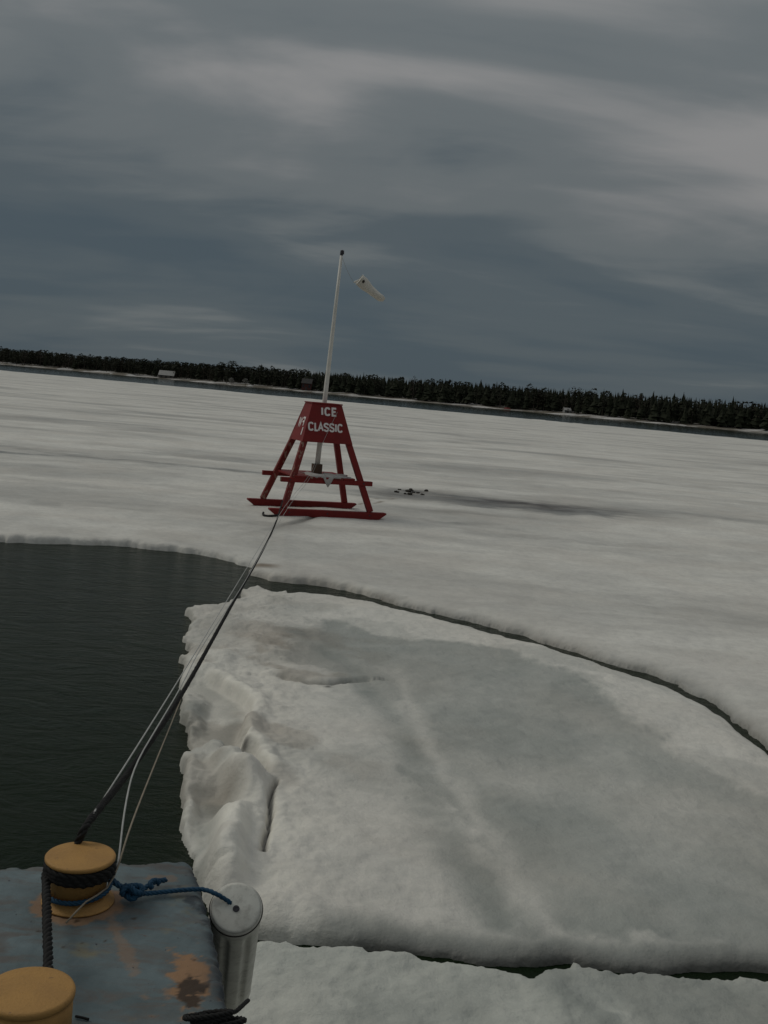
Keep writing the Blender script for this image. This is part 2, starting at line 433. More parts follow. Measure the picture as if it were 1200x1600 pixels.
# ------------------------------------------------------------------ ice sheet across the bay
near_edge = [(-90, 18.7), (-40, 15.5), (-16, 15.2), (-9, 15.8)] + [tuple(p) for p in gxy(
    [(0, 845), (110, 849), (200, 853), (270, 859), (330, 869), (365, 876), (390, 884), (402, 895), (425, 905), (480, 911), (540, 921), (592, 934), (625, 947), (660, 953), (700, 963), (740, 972),
     (780, 983), (815, 991), (850, 1004), (905, 1019), (960, 1038), (1010, 1051), (1060, 1068), (1095, 1087), (1130, 1110), (1165, 1138), (1200, 1168)], .02)] + [(3.75, 7.7), (4.6, 5.75), (6.0, 2.75), (8, -3), (30, -3), (200, 160)]
def ice_far_y(x): return (198.6 - .318 * x) * K
far_edge = [(x, ice_far_y(x)) for x in range(200, -201, -10)]
sheet_poly = np.array(near_edge + far_edge + [(-240, 255)])
rows = [1.5]; 
while rows[-1] < 355:
    y = rows[-1]; rows.append(y + (.04 if 8 < y < 17.5 else max(.05, .0052 * (y - 7.5)) if y >= 17.5 else .07))
ys = np.array(rows); uu = np.linspace(-1, 1, 1000)
U, Y = np.meshgrid(uu, ys); X = U * (.50 * Y + 4.5)
sd = sdf(X, Y, sheet_poly)
far = sstep(40, 120, Y)
sd = sd + (1 - far) * (fbm(X * 2.2, Y * 2.2, 3, 5) * .16 + fbm(X * .5, Y * .5, 5, 3) * .25) * sstep(11.2, 13, Y / K) + (1 - far) * (fbm(X * 4, Y * 4, 9, 4, .5) * .035 + (fbm(X * 11, Y * 11, 12, 3, .5) * .03 + np.abs(fbm(X * 3.1, Y * 3.1, 13, 3, .5)) * .10 - .03) * (X > -.5)) + far * fbm(X * .06, Y * .12, 11, 4) * 9
prof = round_edge(sd, np.where((Y < 11.6 * K) & (X > -.4), .45, .18))
T = .12 + .02 * fbm(X * .35, Y * .35, 21, 4) + .035 * fbm(X * 1.3, Y * 1.3, 22, 4) * sstep(75, 19, Y)
Z = np.where(sd > 0, .005 + T * prof, np.clip(-.02 + sd * 4, -.3, -.02))
def line_mask(px, width_px_world, soft, z=.1):
    d, t, _ = seg_dist(X, Y, gxy(px, z)); return np.exp(-(d / width_px_world) ** 2), t
wet = np.zeros(X.shape)
wob = fbm(X * .9, Y * 1.6, 31, 5)
def blot(cx, cy, rx, ry, k, seed, ang=0):
    c = ground(cx, cy); dx = X - c[0]; dy = Y - c[1]
    a, b = math.cos(ang), math.sin(ang); px_ = dx * a + dy * b; py_ = -dx * b + dy * a
    return k * np.exp(-((px_ / rx) ** 2 + (py_ / (ry * K)) ** 2) * 1.0) * np.clip(1 + 1.5 * fbm(X * .9, Y * 1.6, seed, 6, .6), .25, 1.5)
wet = np.maximum(wet, blot(690, 778, 2.2, 1.2, 1.1, 41, .2))
wet = np.maximum(wet, blot(850, 797, 2.9, .95, 1.35, 42, .1))
wet = np.maximum(wet, blot(640, 770, 1.1, .8, 1.1, 43))
wet = np.maximum(wet, blot(590, 778, .9, .3, .7, 44))
wet = np.maximum(wet, blot(660, 812, 2.4, .6, .6, 45))
wet = np.maximum(wet, blot(880, 845, 4.5, .9, .35, 46))
wet = np.maximum(wet, blot(100, 790, 2.6, .5, .5, 47))
wet = np.maximum(wet, blot(60, 705, 9, 1.4, .5, 48, -.3)); wet = np.maximum(wet, blot(1000, 700, 9, 2.0, .4, 49))
lm, t = line_mask([(0, 708), (120, 714), (240, 724), (330, 733), (420, 743)], .55, 0); wet = np.maximum(wet, 1.0 * lm * np.clip(.95 + 1.2 * wob, .3, 1))
lm, t = line_mask([(700, 690), (880, 700), (1000, 712), (1200, 722)], .8, 0); wet = np.maximum(wet, .4 * lm * np.clip(.8 + 1.4 * wob, 0, 1))
rut, t = line_mask([(520, 804), (490, 809), (460, 818), (425, 829), (380, 838)], .07, 0)
rut2 = np.exp(-(seg_dist(X, Y, gxy([(520, 804), (490, 809), (460, 818), (425, 829), (360, 842)]))[0] / (.05 + .3 * t)) ** 2)
wet = np.maximum(wet, 1.0 * rut2 * (1 - .6 * t)); Z -= rut * .045 * (1 - t)
edge_wet_shade = np.exp(-np.clip(sd, 0, 9) / .13) * np.where((Y < 11.8 * K) & (X > -.6), 1.0, .25); wet = np.maximum(wet, np.where(Y < 36, edge_wet_shade, 0))  # wet rim that also paints the slope's shading above the crack
dark = np.maximum(rut2 * .75 * (1 - t) ** 1.5, 0)
tr, t2 = line_mask([(560, 790), (585, 781), (620, 776), (668, 769)], .06, 0)
tr2, t3 = line_mask([(585, 789), (610, 781), (640, 776)], .05, 0)
brown = np.clip(.7 * np.maximum(tr, tr2) * np.clip(.6 + 2 * fbm(X * 3, Y * 3, 51, 4), 0, 1), 0, 1)
dark = np.maximum(dark, blot(642, 769, .28, .35, .8, 53) + blot(850, 792, 2.6, 1.0, .50, 55, .1) + blot(880, 800, 1.2, .2, .5, 61, .1) + blot(710, 780, 2.8, 1.1, .40, 56, .1) + blot(960, 800, 1.6, .4, .2, 62) + blot(740, 805, 2.0, .4, .25, 58) + blot(640, 766, 1.6, .6, .30, 59) + blot(800, 788, 1.8, .45, .25, 60) + blot(600, 772, .7, .4, .25, 57)); dark = np.maximum(dark, blot(880, 799, .5, .16, .75, 54))
c = ground(405, 889, .05); bd = np.hypot(X - c[0], (Y - c[1]) * 1.2)
brown = np.maximum(brown, .8 * sstep(.42, .1, bd))
lowedge = np.exp(-np.clip(sd, 0, 9) / .05) * .6 * (X > -1.9) * (Y < 13 * K) * (X < .3)
brown = np.maximum(brown, lowedge * .5)
mask = np.stack([np.clip(wet, 0, 1), np.clip(brown, 0, 1), np.clip(dark, 0, 1)], 2)
tag(heightfield('ice_sheet', X, Y, Z, mask, sd > -.08, M['far_ice']), 'wide grey white sheet of old ice across the bay', kind='structure')

# ------------------------------------------------------------------ broken floe in the middle
floe_px_top = [(384, 922), (400, 917), (425, 921), (470, 922), (520, 927), (580, 936), (618, 949), (700, 967), (780, 988), (850, 1008), (960, 1041), (1060, 1071), (1130, 1113), (1200, 1170)]
floe_px_bot = [(1200, 1517), (1050, 1518), (960, 1508), (890, 1502), (830, 1511), (740, 1505), (700, 1495), (590, 1484), (500, 1474), (430, 1465), (395, 1461)]
floe_px_left = [(330, 1425), (309, 1385), (292, 1341), (286, 1312), (281, 1254), (282, 1200), (286, 1172), (291, 1140), (277, 1118), (284, 1078), (280, 1036), (291, 1016), (288, 992), (304, 974), (285, 956), (330, 950), (372, 938)]
poly = np.array([tuple(p) for p in gxy(floe_px_top, .075)] + [(3.6, 8.1), (4.1, 6.85), (4.5, 5.6)] + [tuple(p) for p in gxy(floe_px_bot, .02)] + [tuple(p) for p in gxy(floe_px_left, .04)])
yy = [4.5]
while yy[-1] < 14.8: yy.append(yy[-1] + .015 + .0018 * (yy[-1] - 4.5))
X, Y = np.meshgrid(np.linspace(-2.6, 4.7, 500), np.array(yy)); Yk = Y / K
sd0 = sdf(X, Y, poly)
left = sstep(.4, -.6, X + .15 * (Yk - 4.5))           # towards the open water
upl = sstep(7.5, 9.0, Yk) * sstep(-1.0, -1.6, X)
sd = sd0 + fbm(X * 2.2, Y * 2.2, 61, 3, .5) * .06 + fbm(X * 9, Y * 9, 65, 3, .6) * (.012 + .05 * upl) - np.abs(fbm(X * 3.3, Y * 3.3, 66, 3, .5)) * .09 * sstep(-.6, -1.0, X + .12 * (Y / K - 4.5))
rr = np.where(Yk < 4.6, .21, .13 - .085 * sstep(-.6, -1.1, X + .12 * (Yk - 4.5))) + .06 * fbm(X, Y, 62, 2)
prof = round_edge(sd, np.clip(rr, .05, .5))
T = .105 + .035 * left * sstep(8.3, 7.2, Yk) + .03 * fbm(X * .6, Y * .6, 63, 4) + .03 * fbm(X * 2.1, Y * 2.1, 64, 5) + .012 * fbm(X * 8, Y * 8, 66, 4) + .035 * left * fbm(X * 3.0, Y * 3.0, 69, 4)
bl = sstep(4.75, 4.05, Yk) * sstep(-.3, .6, X); T = T - .045 * bl - .05 * sstep(.35, .0, sd) * (Yk > 7) * (X > -1.2)      # sags to its near edge
lip = gxy([(322, 1048), (342, 1062), (367, 1075), (390, 1090), (397, 1103), (388, 1125), (381, 1150), (383, 1160), (400, 1169), (413, 1190), (423, 1208), (429, 1222)], .12)
lipw = lip + 0
dl, tl, side = seg_dist(X + .03 * fbm(X * 5, Y * 5, 67, 3), Y + .03 * fbm(X * 5, Y * 5, 68, 3), lipw)
ends = sstep(0, .12, tl) * sstep(1, .88, tl)
sg = np.where(side < 0, dl, -dl)                          # positive to the open-water side of the lip
step = sstep(-.01, .07, sg) * np.exp(-np.clip(sg - .10, 0, 9) / .42) * ends
T = T + .05 * np.exp(-((sg + .05) / .09) ** 2) * np.clip(ends + .2, 0, 1) - .15 * step
basin = step * sstep(.02, .12, sg)
def bump(px, py, rx, ry, h, ang=0., p=2):
    c = ground(px, py, .15); a, b = math.cos(ang), math.sin(ang); dx = X - c[0]; dy = Y - c[1]
    return h * np.exp(-(np.abs((dx * a + dy * b) / rx) ** p + np.abs((-dx * b + dy * a) / (ry * K)) ** p))
T = T + bump(340, 1158, .085, .12, .13, .2, 3) + bump(352, 1180, .12, .16, .12, .3, 3) + bump(376, 1203, .13, .22, .15, .45, 3) + bump(392, 1228, .08, .14, .08, .3, 3)
T = T - bump(340, 1236, .15, .20, .13, .3, 3) + bump(358, 1310, .10, .50, .13, .1, 3) + bump(340, 1350, .10, .25, .05) - bump(312, 1300, .10, .5, .08, .1)
T = T + bump(297, 1110, .12, .5, .06) + bump(330, 1030, .20, .35, .08, 0, 3) - bump(310, 985, .25, .4, .06) + bump(297, 1190, .09, .4, .06) + bump(395, 1000, .35, .3, .04)
T = T - bump(345, 1108, .13, .30, .06, .2, 3)
crev = gxy([(384, 1152), (375, 1158), (368, 1163), (352, 1140), (332, 1136)], .12)
dv, tv, _ = seg_dist(X + .02 * fbm(X * 9, Y * 9, 88, 3), Y, crev); T = T - .07 * np.exp(-(dv / .03) ** 2) * sstep(1, .5, tv)
rid = .5 - np.abs(fbm(X * 4.0, Y * 3.2, 89, 5, .55))
T = T + .035 * left * (rid - .3) * sstep(8.8, 7.8, Yk) + .014 * left * fbm(X * 14, Y * 12, 93, 3, .6)
T = np.maximum(T, .035 + .01 * fbm(X * 5, Y * 5, 90, 3))
crack = gxy([(429, 1222), (420, 1250), (419, 1280), (412, 1305), (409, 1330)], .12)
dk, tk, _ = seg_dist(X + .025 * fbm(X * 7, Y * 7, 71, 3), Y, crack); T -= .09 * np.exp(-(dk / .02) ** 2)
crack2 = gxy([(395, 1052), (440, 1056), (480, 1062), (515, 1064), (550, 1058), (575, 1057)], .12)
d2, t2, s2 = seg_dist(X, Y + .03 * fbm(X * 5, Y * 5, 72, 3), crack2); T -= .035 * np.exp(-(d2 / .03) ** 2) * sstep(0, .3, t2); T += .03 * np.exp(-((d2 - .10) / .12) ** 2) * (s2 > 0)
wpoly = gxy([(450, 985), (520, 962), (600, 980), (700, 1000), (800, 1010), (890, 1035), (935, 1065), (1000, 1130), (1090, 1190), (1250, 1265), (1300, 1490), (1000, 1500), (830, 1490), (790, 1460), (760, 1410), (715, 1350),
             (680, 1290), (655, 1240), (640, 1180), (605, 1140), (590, 1095), (560, 1068), (500, 1045), (455, 1030)], .12)
sw = sdf(X, Y, wpoly) + fbm(X * 1.6, Y * 1.3, 73, 6, .62) * .40
wet = sstep(-.10, .20, sw) * .85
band = gxy([(470, 985), (540, 1030), (600, 1085), (645, 1165), (680, 1250), (730, 1340), (790, 1430)], .12)
db, tb_, _ = seg_dist(X + .12 * fbm(X * 2, Y * 2, 95, 4), Y + .1 * fbm(X * 2, Y * 2, 96, 4), band)
wet = np.maximum(wet, np.exp(-(db / (.17 + .10 * (1 - tb_))) ** 2) * np.clip(1.0 + .6 * fbm(X * 2, Y * 2, 97, 4), .5, 1.1))
T -= .02 * wet
pale = gxy([(600, 1010), (640, 1080), (690, 1190), (740, 1260), (790, 1350), (830, 1410), (880, 1460)], .12)
dp, tp, _ = seg_dist(X + .1 * fbm(X * 2, Y * 2, 74, 4), Y, pale)
wet = wet * (1 - .55 * np.exp(-(dp / (.05 + .05 * (fbm(X * 2.5, Y * 2.5, 75, 3) + .5))) ** 2) * sstep(0, .35, tp))
wet = wet * np.clip(.90 + .6 * fbm(X * .9, Y * .9, 76, 5), .5, 1)
wet = np.maximum(wet, .30 * sstep(.05, .3, fbm(X * 1.2, Y * 1.2, 77, 4)))
wet = np.maximum(wet, .35 * np.exp(-np.clip(sd, 0, 9) / .07))
wet *= 1 - .8 * np.exp(-(dl / .10) ** 2)
hol = .85 * bump(342, 1236, .14, .17, 1, .3, 3) + .8 * bump(313, 1305, .07, .45, 1, .1, 3) + .75 * bump(300, 1110, .13, .40, 1, .1, 3) + .7 * basin + .55 * bump(315, 985, .3, .6, 1) + .8 * bump(402, 1190, .03, .16, 1, .5)
wet = np.maximum(wet, hol * np.clip(.85 + 1.2 * fbm(X * 5, Y * 4, 94, 4), .2, 1))
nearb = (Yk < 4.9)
wet = np.maximum(wet, sstep(.30, .05, sd) * nearb * sstep(-.3, .05, X))  # damp near face, with its shade painted into the same mask
brown = .38 * sstep(-.05, .3, fbm(X * 1.7, Y * 1.7, 78, 5) - .05) * np.exp(-((X + 1.0) ** 2 / 1.4 + (Yk - 7.6) ** 2 / 8))
brown += bump(348, 1235, .15, .2, .35) + bump(455, 1000, .45, .7, .26) + .06 * left
dark = np.clip(.85 * np.exp(-(dk / .012) ** 2) + .55 * np.exp(-(d2 / .02) ** 2) * sstep(.25, .5, t2) * sstep(1.0, .8, t2), 0, 1)
dark = np.maximum(dark, .8 * np.exp(-np.clip(sd, 0, 9) / .10) * nearb * sstep(-.3, .2, X))  # painted shade deepening to the gap, over a dirty waterline
for (a, b) in ((513, 1063), (383, 1157)): dark = np.maximum(dark, bump(a, b, .035, .03, .9))
Z = np.where(sd > 0, .004 + T * prof, np.clip(-.02 + sd * 5, -.3, -.02))
pale_lit = np.exp(-((sg + .035) / .065) ** 2) * np.clip(ends, 0, 1)  # sunlight on the lip painted into colour; margin and mounds are paler snow
pale_lit = np.maximum(pale_lit, .45 * left * sstep(9.2, 7.6, Yk))
pale_lit = np.maximum(pale_lit, bump(342, 1160, .11, .15, .9, .2, 3) + bump(378, 1205, .12, .2, .8, .4, 3) + bump(362, 1315, .11, .5, .95, .1, 3))
pale_lit = np.clip(pale_lit * np.clip(.8 + 1.2 * fbm(X * 4, Y * 4, 92, 4), .2, 1), 0, .95)
mask = np.stack([np.clip(wet, 0, 1), np.clip(brown, 0, .6), np.clip(dark, 0, 1), 1 - pale_lit], 2)
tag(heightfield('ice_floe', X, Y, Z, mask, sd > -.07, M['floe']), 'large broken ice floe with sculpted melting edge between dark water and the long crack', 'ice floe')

# nearest floe, under the dock side
tp_px = [(395, 1464), (430, 1470), (500, 1480), (590, 1490), (700, 1499), (740, 1507), (830, 1514), (868, 1511), (890, 1506), (930, 1511), (960, 1514), (1050, 1524), (1200, 1523)]
poly = np.array([tuple(p) for p in gxy(tp_px, .115)] + [(4.6, 5.4), (5.5, 2.5), (5.0, -1.5), (.75, -1.5), (.50, .5), (.08, 2.4), (-.14, 3.1), (-.42, 3.75), (-.55, 4.5), (-.52, 4.9)])
X, Y = np.meshgrid(np.linspace(-.7, 5.6, 430), np.r_[np.linspace(-1.6, 3.6, 120), np.linspace(3.615, 5.6, 150)])
sd = sdf(X, Y, poly) + fbm(X * 4, Y * 4, 81, 5, .6) * .08 + fbm(X * 14, Y * 14, 85, 3, .6) * .02
T = .125 + .03 * fbm(X, Y, 82, 4) + .03 * fbm(X * 3, Y * 3, 83, 5, .6) + .012 * fbm(X * 12, Y * 12, 84, 3)
cN = ground(890, 1500, .12); T = T + .03 * np.exp(-(((X - cN[0]) / .13) ** 2 + ((Y - cN[1]) / .14) ** 2))
prof = round_edge(sd, .05)
Z = np.where(sd > 0, .004 + T * prof, np.clip(-.02 + sd * 5, -.3, -.02))
wp = gxy([(815, 1500), (900, 1500), (1250, 1500), (1300, 1640), (900, 1640), (860, 1570)], .12)
wet = sstep(-.12, .2, sdf(X, Y, wp) + fbm(X * 2, Y * 2, 86, 5) * .3) * .7
dp, _, _ = seg_dist(X, Y, gxy([(890, 1500), (950, 1570), (1010, 1620)], .12)); wet *= 1 - .7 * np.exp(-(dp / .06) ** 2)
wet = np.maximum(wet, .5 * sstep(-.05, .35, fbm(X * 1.4, Y * 1.4, 87, 5)))
z0 = np.zeros(X.shape)
tag(heightfield('ice_floe', X, Y, Z, np.stack([wet, z0, z0], 2), sd > -.06, M['near_floe']), 'grainy grey ice floe nearest the painted deck below the wide dark gap', 'ice floe')

# ------------------------------------------------------------------ far shore
def shore_y(x): return (480 - .4545 * x) * K + 7 * math.sin(x * .031) + 4 * math.sin(x * .083 + 1)
xs = np.linspace(-520, 420, 320); ts = np.r_[np.linspace(-8, 30, 24), np.linspace(36, 330, 26)]
XX, TT = np.meshgrid(xs, ts); SY = np.array([shore_y(a) for a in xs])[None, :]
YY = SY + TT
ZZ = np.where(TT < 0, TT * .12, np.minimum(TT * .075, 1.5) + np.clip(TT - 25, 0, 300) * .014) + np.where(TT > 0, fbm(XX * .05, YY * .05, 91, 4) * .9 * sstep(0, 10, TT), 0) + .05
tag(heightfield('shore', XX, YY, ZZ, np.zeros(XX.shape + (3,)), TT > -20, M['shore']), 'low far shore of dead grass sand and snow', kind='structure')
def shore_z(x, t): return float(min(max(t, 0) * .075, 1.5) + max(t - 25, 0) * .014 + fbm(np.array([x * .05]), np.array([(shore_y(x) + t) * .05]), 91, 4)[0] * .9 * min(1, max(t, 0) / 10)) + .05

def spruce_crown(h, w, tiers, n=7, seed=0, top=.0):
    rd = random.Random(seed); mb = MB()
    for k in range(tiers):
        f = k / (tiers - 1); z0_ = h * (.10 + .78 * f); r = w * (1 - f) ** .8 + w * .10
        z1_ = z0_ + h * .30 * (1 - .4 * f)
        if k == tiers - 1: z1_ = h
        base = []; 
        for i in range(n):
            a = 2 * math.pi * (i + rd.uniform(-.3, .3)) / n + k; q = r * rd.uniform(.45, 1.25)
            base.append((q * math.cos(a), q * math.sin(a), z0_ - rd.uniform(0, .09) * h))
        mb.add(base + [(rd.uniform(-.05, .05), rd.uniform(-.05, .05), z1_)], [(i, (i + 1) % n, n) for i in range(n)])
    return mb
def clump_crown(h, w, count, seed=0, z_lo=.3, leaf=.5, pw=1.0):
    rd = random.Random(seed); mb = MB()
    for k in range(count):
        f = rd.random(); z = h * (z_lo + (1 - z_lo) * f); env = w * math.sqrt(max(.04, 1 - (2 * f - .85) ** 2 * .75)) * pw
        a = rd.uniform(0, 6.283); r = env * math.sqrt(rd.random()); c = Vector((r * math.cos(a), r * math.sin(a), z))
        s = leaf * rd.uniform(.5, 1.4)
        vs = [c + Vector((rd.uniform(-s, s), rd.uniform(-s, s), rd.uniform(-s, s) * .7)) for _ in range(4)]
        mb.add(vs, [(0, 1, 2), (0, 2, 3), (1, 3, 2), (0, 3, 1)])
    return mb
def trunk_mb(h, r):
    mb = MB(); mb.tube([(0, 0, -.4), (.03, .02, h * .4), (0, 0, h * .97)], [r, r * .7, r * .12], 6); return mb
KINDS = []
for i in range(4): KINDS.append(('spruce_tree', spruce_crown(12, 2.0 + .3 * i, 7 + i % 2, 8, 100 + i), M['needle'], 'dark pointed spruce at the front of the far forest', 'spruces along the far shore'))
for i in range(3): KINDS.append(('pine_tree', clump_crown(12, 2.5, 90, 200 + i, .28, .75), M['pine'], 'dark round topped pine at the front of the far forest', 'pines along the far shore'))
for i in range(2): KINDS.append(('bare_tree', clump_crown(10.5, 2.3, 90, 300 + i, .2, .5), M['twigs'], 'brownish leafless tree at the front of the far forest', 'leafless trees along the far shore'))
PROTO = []
for nm, cr, mt, lab, grp in KINDS:
    me_c = mesh(nm + '_crown', cr.v, cr.f); me_c.materials.append(mt)
    tb = trunk_mb(11.5, .2); me_t = mesh(nm + '_trunk', tb.v, tb.f); me_t.materials.append(M['bark'])
    PROTO.append((nm, me_c, me_t, lab, grp))
def tree(kind, x, y, z, s, sx=1.0):
    nm, mc, mt, lab, grp = PROTO[kind]
    r = empty(nm, (x, y, z), random.uniform(0, 6.28)); r.scale = (s * sx, s * sx, s); tag(r, lab, 'tree', grp)
    c = bpy.data.objects.new('crown', mc); COL.objects.link(c); c.parent = r
    t = bpy.data.objects.new('trunk', mt); COL.objects.link(t); t.parent = r
    return r
def tree_h(x):                                           # grows to the right, where the wood is taller
    return 10.0 + 3.6 * min(1, max(0, (x + 200) / 400)) 
gaps = [(-165.5, 4.5, 5), (-143, 4, 3)]
n_front = 292
for i in range(n_front):
    f = (i + random.uniform(-.35, .35)) / n_front; x = -300 + 520 * f
    t = random.choice([random.uniform(11, 18), random.uniform(16, 34)])
    s = tree_h(x) / 12 * random.uniform(.76, 1.0)
    right = x > -60
    kind = random.choice([0, 1, 2, 3, 0, 1, 4, 5] if right else [0, 1, 4, 5, 6, 4, 5, 6, 7])
    if random.random() < .10: kind = random.choice([7, 8])
    if random.random() < .06: s *= 1.22
    tree(kind, x, shore_y(x) + t, shore_z(x, t), s, random.uniform(1.0, 1.5))
# the wood behind the front trees: one mass
fm = MB(); rd = random.Random(5)
sp = [spruce_crown(12, 2.2, 5, 6, 400 + i) for i in range(4)] + [clump_crown(12, 2.6, 34, 500 + i, .3, .9) for i in range(3)]
VV, FF, b0 = [], [], 0
for k in range(3600):
    x = rd.uniform(-420, 330); t = 18 + 120 * rd.random() ** 1.6
    s = tree_h(x) / 12 * rd.uniform(.74, 1.0) * (1.16 if rd.random() < .04 else 1); a = rd.uniform(0, 6.28); q = sp[rd.randrange(4) if x > -60 and rd.random() < .75 else rd.randrange(7)]
    V = np.array(q.v) * (s * rd.uniform(.8, 1.3), s, s); c_, s_ = math.cos(a), math.sin(a)
    V = np.stack([V[:, 0] * c_ - V[:, 1] * s_ + x, V[:, 0] * s_ + V[:, 1] * c_ + shore_y(x) + t, V[:, 2] + 1.5 + max(t - 25, 0) * .014], 1)
    VV.append(V); FF += [tuple(i + b0 for i in f) for f in q.f]; b0 += len(V)
me = mesh('forest', np.concatenate(VV).tolist(), FF)
tag(link('forest', me, M['wood_mass']), 'dense dark evergreen wood covering the far shore', 'forest', kind='stuff')

def on_shore(px, t):
    k = (px - 600) / FPX; x = k * 598
    for _ in range(8): x = k * (shore_y(x) + t) + 0
    return x
def house(name, px, t, wx, dy, hw, hr, wall, roof, label, cat, rz=0., windows=2, door=True):
    x = on_shore(px, t); y = shore_y(x) + t; r = empty(name, (x, y, shore_z(x, t) - .1), rz); tag(r, label, cat)
    b = MB(); b.box(-wx / 2, wx / 2, -dy / 2, dy / 2, 0, hw)
    b.add([(-wx / 2, -dy / 2, hw), (-wx / 2, dy / 2, hw), (-wx / 2, 0, hw + hr * .95), (wx / 2, -dy / 2, hw), (wx / 2, dy / 2, hw), (wx / 2, 0, hw + hr * .95)], [(0, 2, 1), (3, 4, 5)])
    b.build('wall', wall, r)
    o = .35; q = MB()
    for sgn in (-1, 1):
        y0 = sgn * (dy / 2 + o); z0_ = hw - o * hr / (dy / 2)
        P = [(-wx / 2 - o, y0, z0_), (wx / 2 + o, y0, z0_), (wx / 2 + o, 0, hw + hr), (-wx / 2 - o, 0, hw + hr)]
        P2 = [(a, b_, c_ + .15) for a, b_, c_ in P]
        q.add(P + P2, [(0, 1, 2, 3), (4, 7, 6, 5), (0, 4, 5, 1), (2, 6, 7, 3), (0, 3, 7, 4), (1, 5, 6, 2)])
    q.build('roof', roof, r)
    for i in range(windows):
        cx = -wx * .32 + i * wx * .64 / max(1, windows - 1); wq = MB(); wq.box(cx - .5, cx + .5, -dy / 2 - .05, -dy / 2 + .02, hw * .4, hw * .8); wq.build('window', M['window'], r)
    if door:
        d = MB(); d.box(-.5, .5, -dy / 2 - .06, -dy / 2 + .02, 0, 2.0); d.build('door', M['dark_roof'], r)
    return r
house('shore_house', 246, 9, 9.5, 7, 2.0, 2.7, M['house_wall'], M['pale_roof'], 'low house with a broad pale roof on the far shore left of the red stand', 'house')
house('white_cabin', 869, 11, 3.2, 3.2, 1.6, 1.0, M['white_board'], M['pale_roof'], 'tiny white cabin on the far shore right of the mast', 'cabin', .2, 1)
house('red_cabin', 464, 10, 5.5, 5, 4.2, 2.4, M['red_board'], M['dark_roof'], 'dark red cabin half hidden among the far trees behind the stand', 'cabin', -.1)
for px, lab, hh in ((346, 'pale grey leafless bush on the far shore, the left one of two', 3.6), (368, 'pale grey leafless bush on the far shore beside a snow patch', 4.0)):
    x = on_shore(px, 9); r = empty('pale_bush', (x, shore_y(x) + 9, shore_z(x, 9) - .2)); tag(r, lab, 'bush', 'pale bushes on the far shore')
    clump_crown(hh, 1.9, 150, px, .22, .38, .95).build('crown', M['pale_twigs'], r); tb = MB(); tb.tube([(0, 0, 0), (0, 0, hh * .7)], [.16, .05], 6); tb.build('trunk', M['bark'], r)
sb = MB(); rd = random.Random(9)
for px, wd, hh in ((90, 13, .9), (30, 6, .5), (120, 5, .5), (190, 7, .8), (376, 5, .9), (345, 3, .4), (485, 9, .6), (880, 9, .6), (855, 4, .4), (160, 3, .5), (730, 4, .3), (1050, 5, .4)):
    x = on_shore(px, 5); P = []
    n = 14
    rings = [(1, 0), (.85, .5), (.5, .85), (.15, 1)]
    vs = []
    for q, hz in rings:
        for k in range(n):
            a = 2 * math.pi * k / n; vs.append((x + wd * .5 * q * math.cos(a) * rd.uniform(.85, 1.1), shore_y(x) + 4 + 2.0 * q * math.sin(a), .1 + hh * hz * rd.uniform(.8, 1.1)))
    fs = [(i * n + k, i * n + (k + 1) % n, (i + 1) * n + (k + 1) % n, (i + 1) * n + k) for i in range(3) for k in range(n)] + [tuple(3 * n + k for k in range(n))]
    sb.add(vs, fs)
tag(sb.build('snow_banks', M['snow']), 'remnant snow banks along the far waterline', 'snow', kind='stuff')
x = on_shore(777, 3); bt = MB()
n = 12; vs = []
for i in range(7):
    f = i / 6 * 2 - 1; wv = .6 * math.sqrt(max(0.02, 1 - f * f))
    for k in range(7):
        a = math.pi * k / 6; vs.append((f * 1.9, -wv * math.cos(a), .75 * math.sin(a) * (1 - .25 * f * f) * (1 if abs(f) < .99 else .4)))
bt.add(vs, [(i * 7 + k, (i + 1) * 7 + k, (i + 1) * 7 + k + 1, i * 7 + k + 1) for i in range(6) for k in range(6)])
b = bt.build('rowing_boat', M['boat_red'], None, True); b.location = (x, shore_y(x) + 3.5, .35); tag(b, 'small red upturned boat on the far shore', 'boat')

# ------------------------------------------------------------------ the red stand on runners
YAW = math.radians(22)
ST = Vector((-1.50, 23.55, .105))
st = empty('ice_stand', ST, YAW)
tag(st, 'red wooden sled stand with white mast and white lettering on the ice', 'ice stand')
def st_world(x, y, z): return ST + Matrix.Rotation(YAW, 3, 'Z') @ Vector((x, y, z))
YR = .83
def runner(y, x0, x1):
    mb = MB(); h = .155; t = .07; c = .17
    prof = [(x0 + c, 0), (x1 - c, 0), (x1, h * .80), (x1 - .01, h), (x0 + .01, h), (x0, h * .80)]
    n = len(prof); vs = [(a, y + s * t, z) for s in (-1, 1) for a, z in prof]
    mb.add(vs, [tuple(range(n)), tuple(range(2 * n - 1, n - 1, -1))] + [(i, n + i, n + (i + 1) % n, (i + 1) % n) for i in range(n)])
    return mb.build('runner', M['red'], st, bevel=.006)
runner(-YR, -1.28, 1.32); runner(YR, -1.31, 1.24)
ZT, ZB = 2.36, 1.55
HX = lambda z: .335 + .285 * (ZT - z)
HY = lambda z: .25 + .285 * (ZT - z)
for sx in (-1, 1):
    for sy in (-1, 1):
        mb = MB(); zt, zb = ZB + .25, .157
        a = (sx * (HX(zt) - .075), sy * (HY(zt) - .075), zt); b_ = (sx * (HX(zb) + .0), sy * YR, zb)
        mb.beam(b_, a, .125, .095); o = mb.build('leg', M['red_worn'] if sx < 0 else M['red'], st, bevel=.006)
        if sx < 0: o['label'] = 'red leg with long patches of flaked paint'
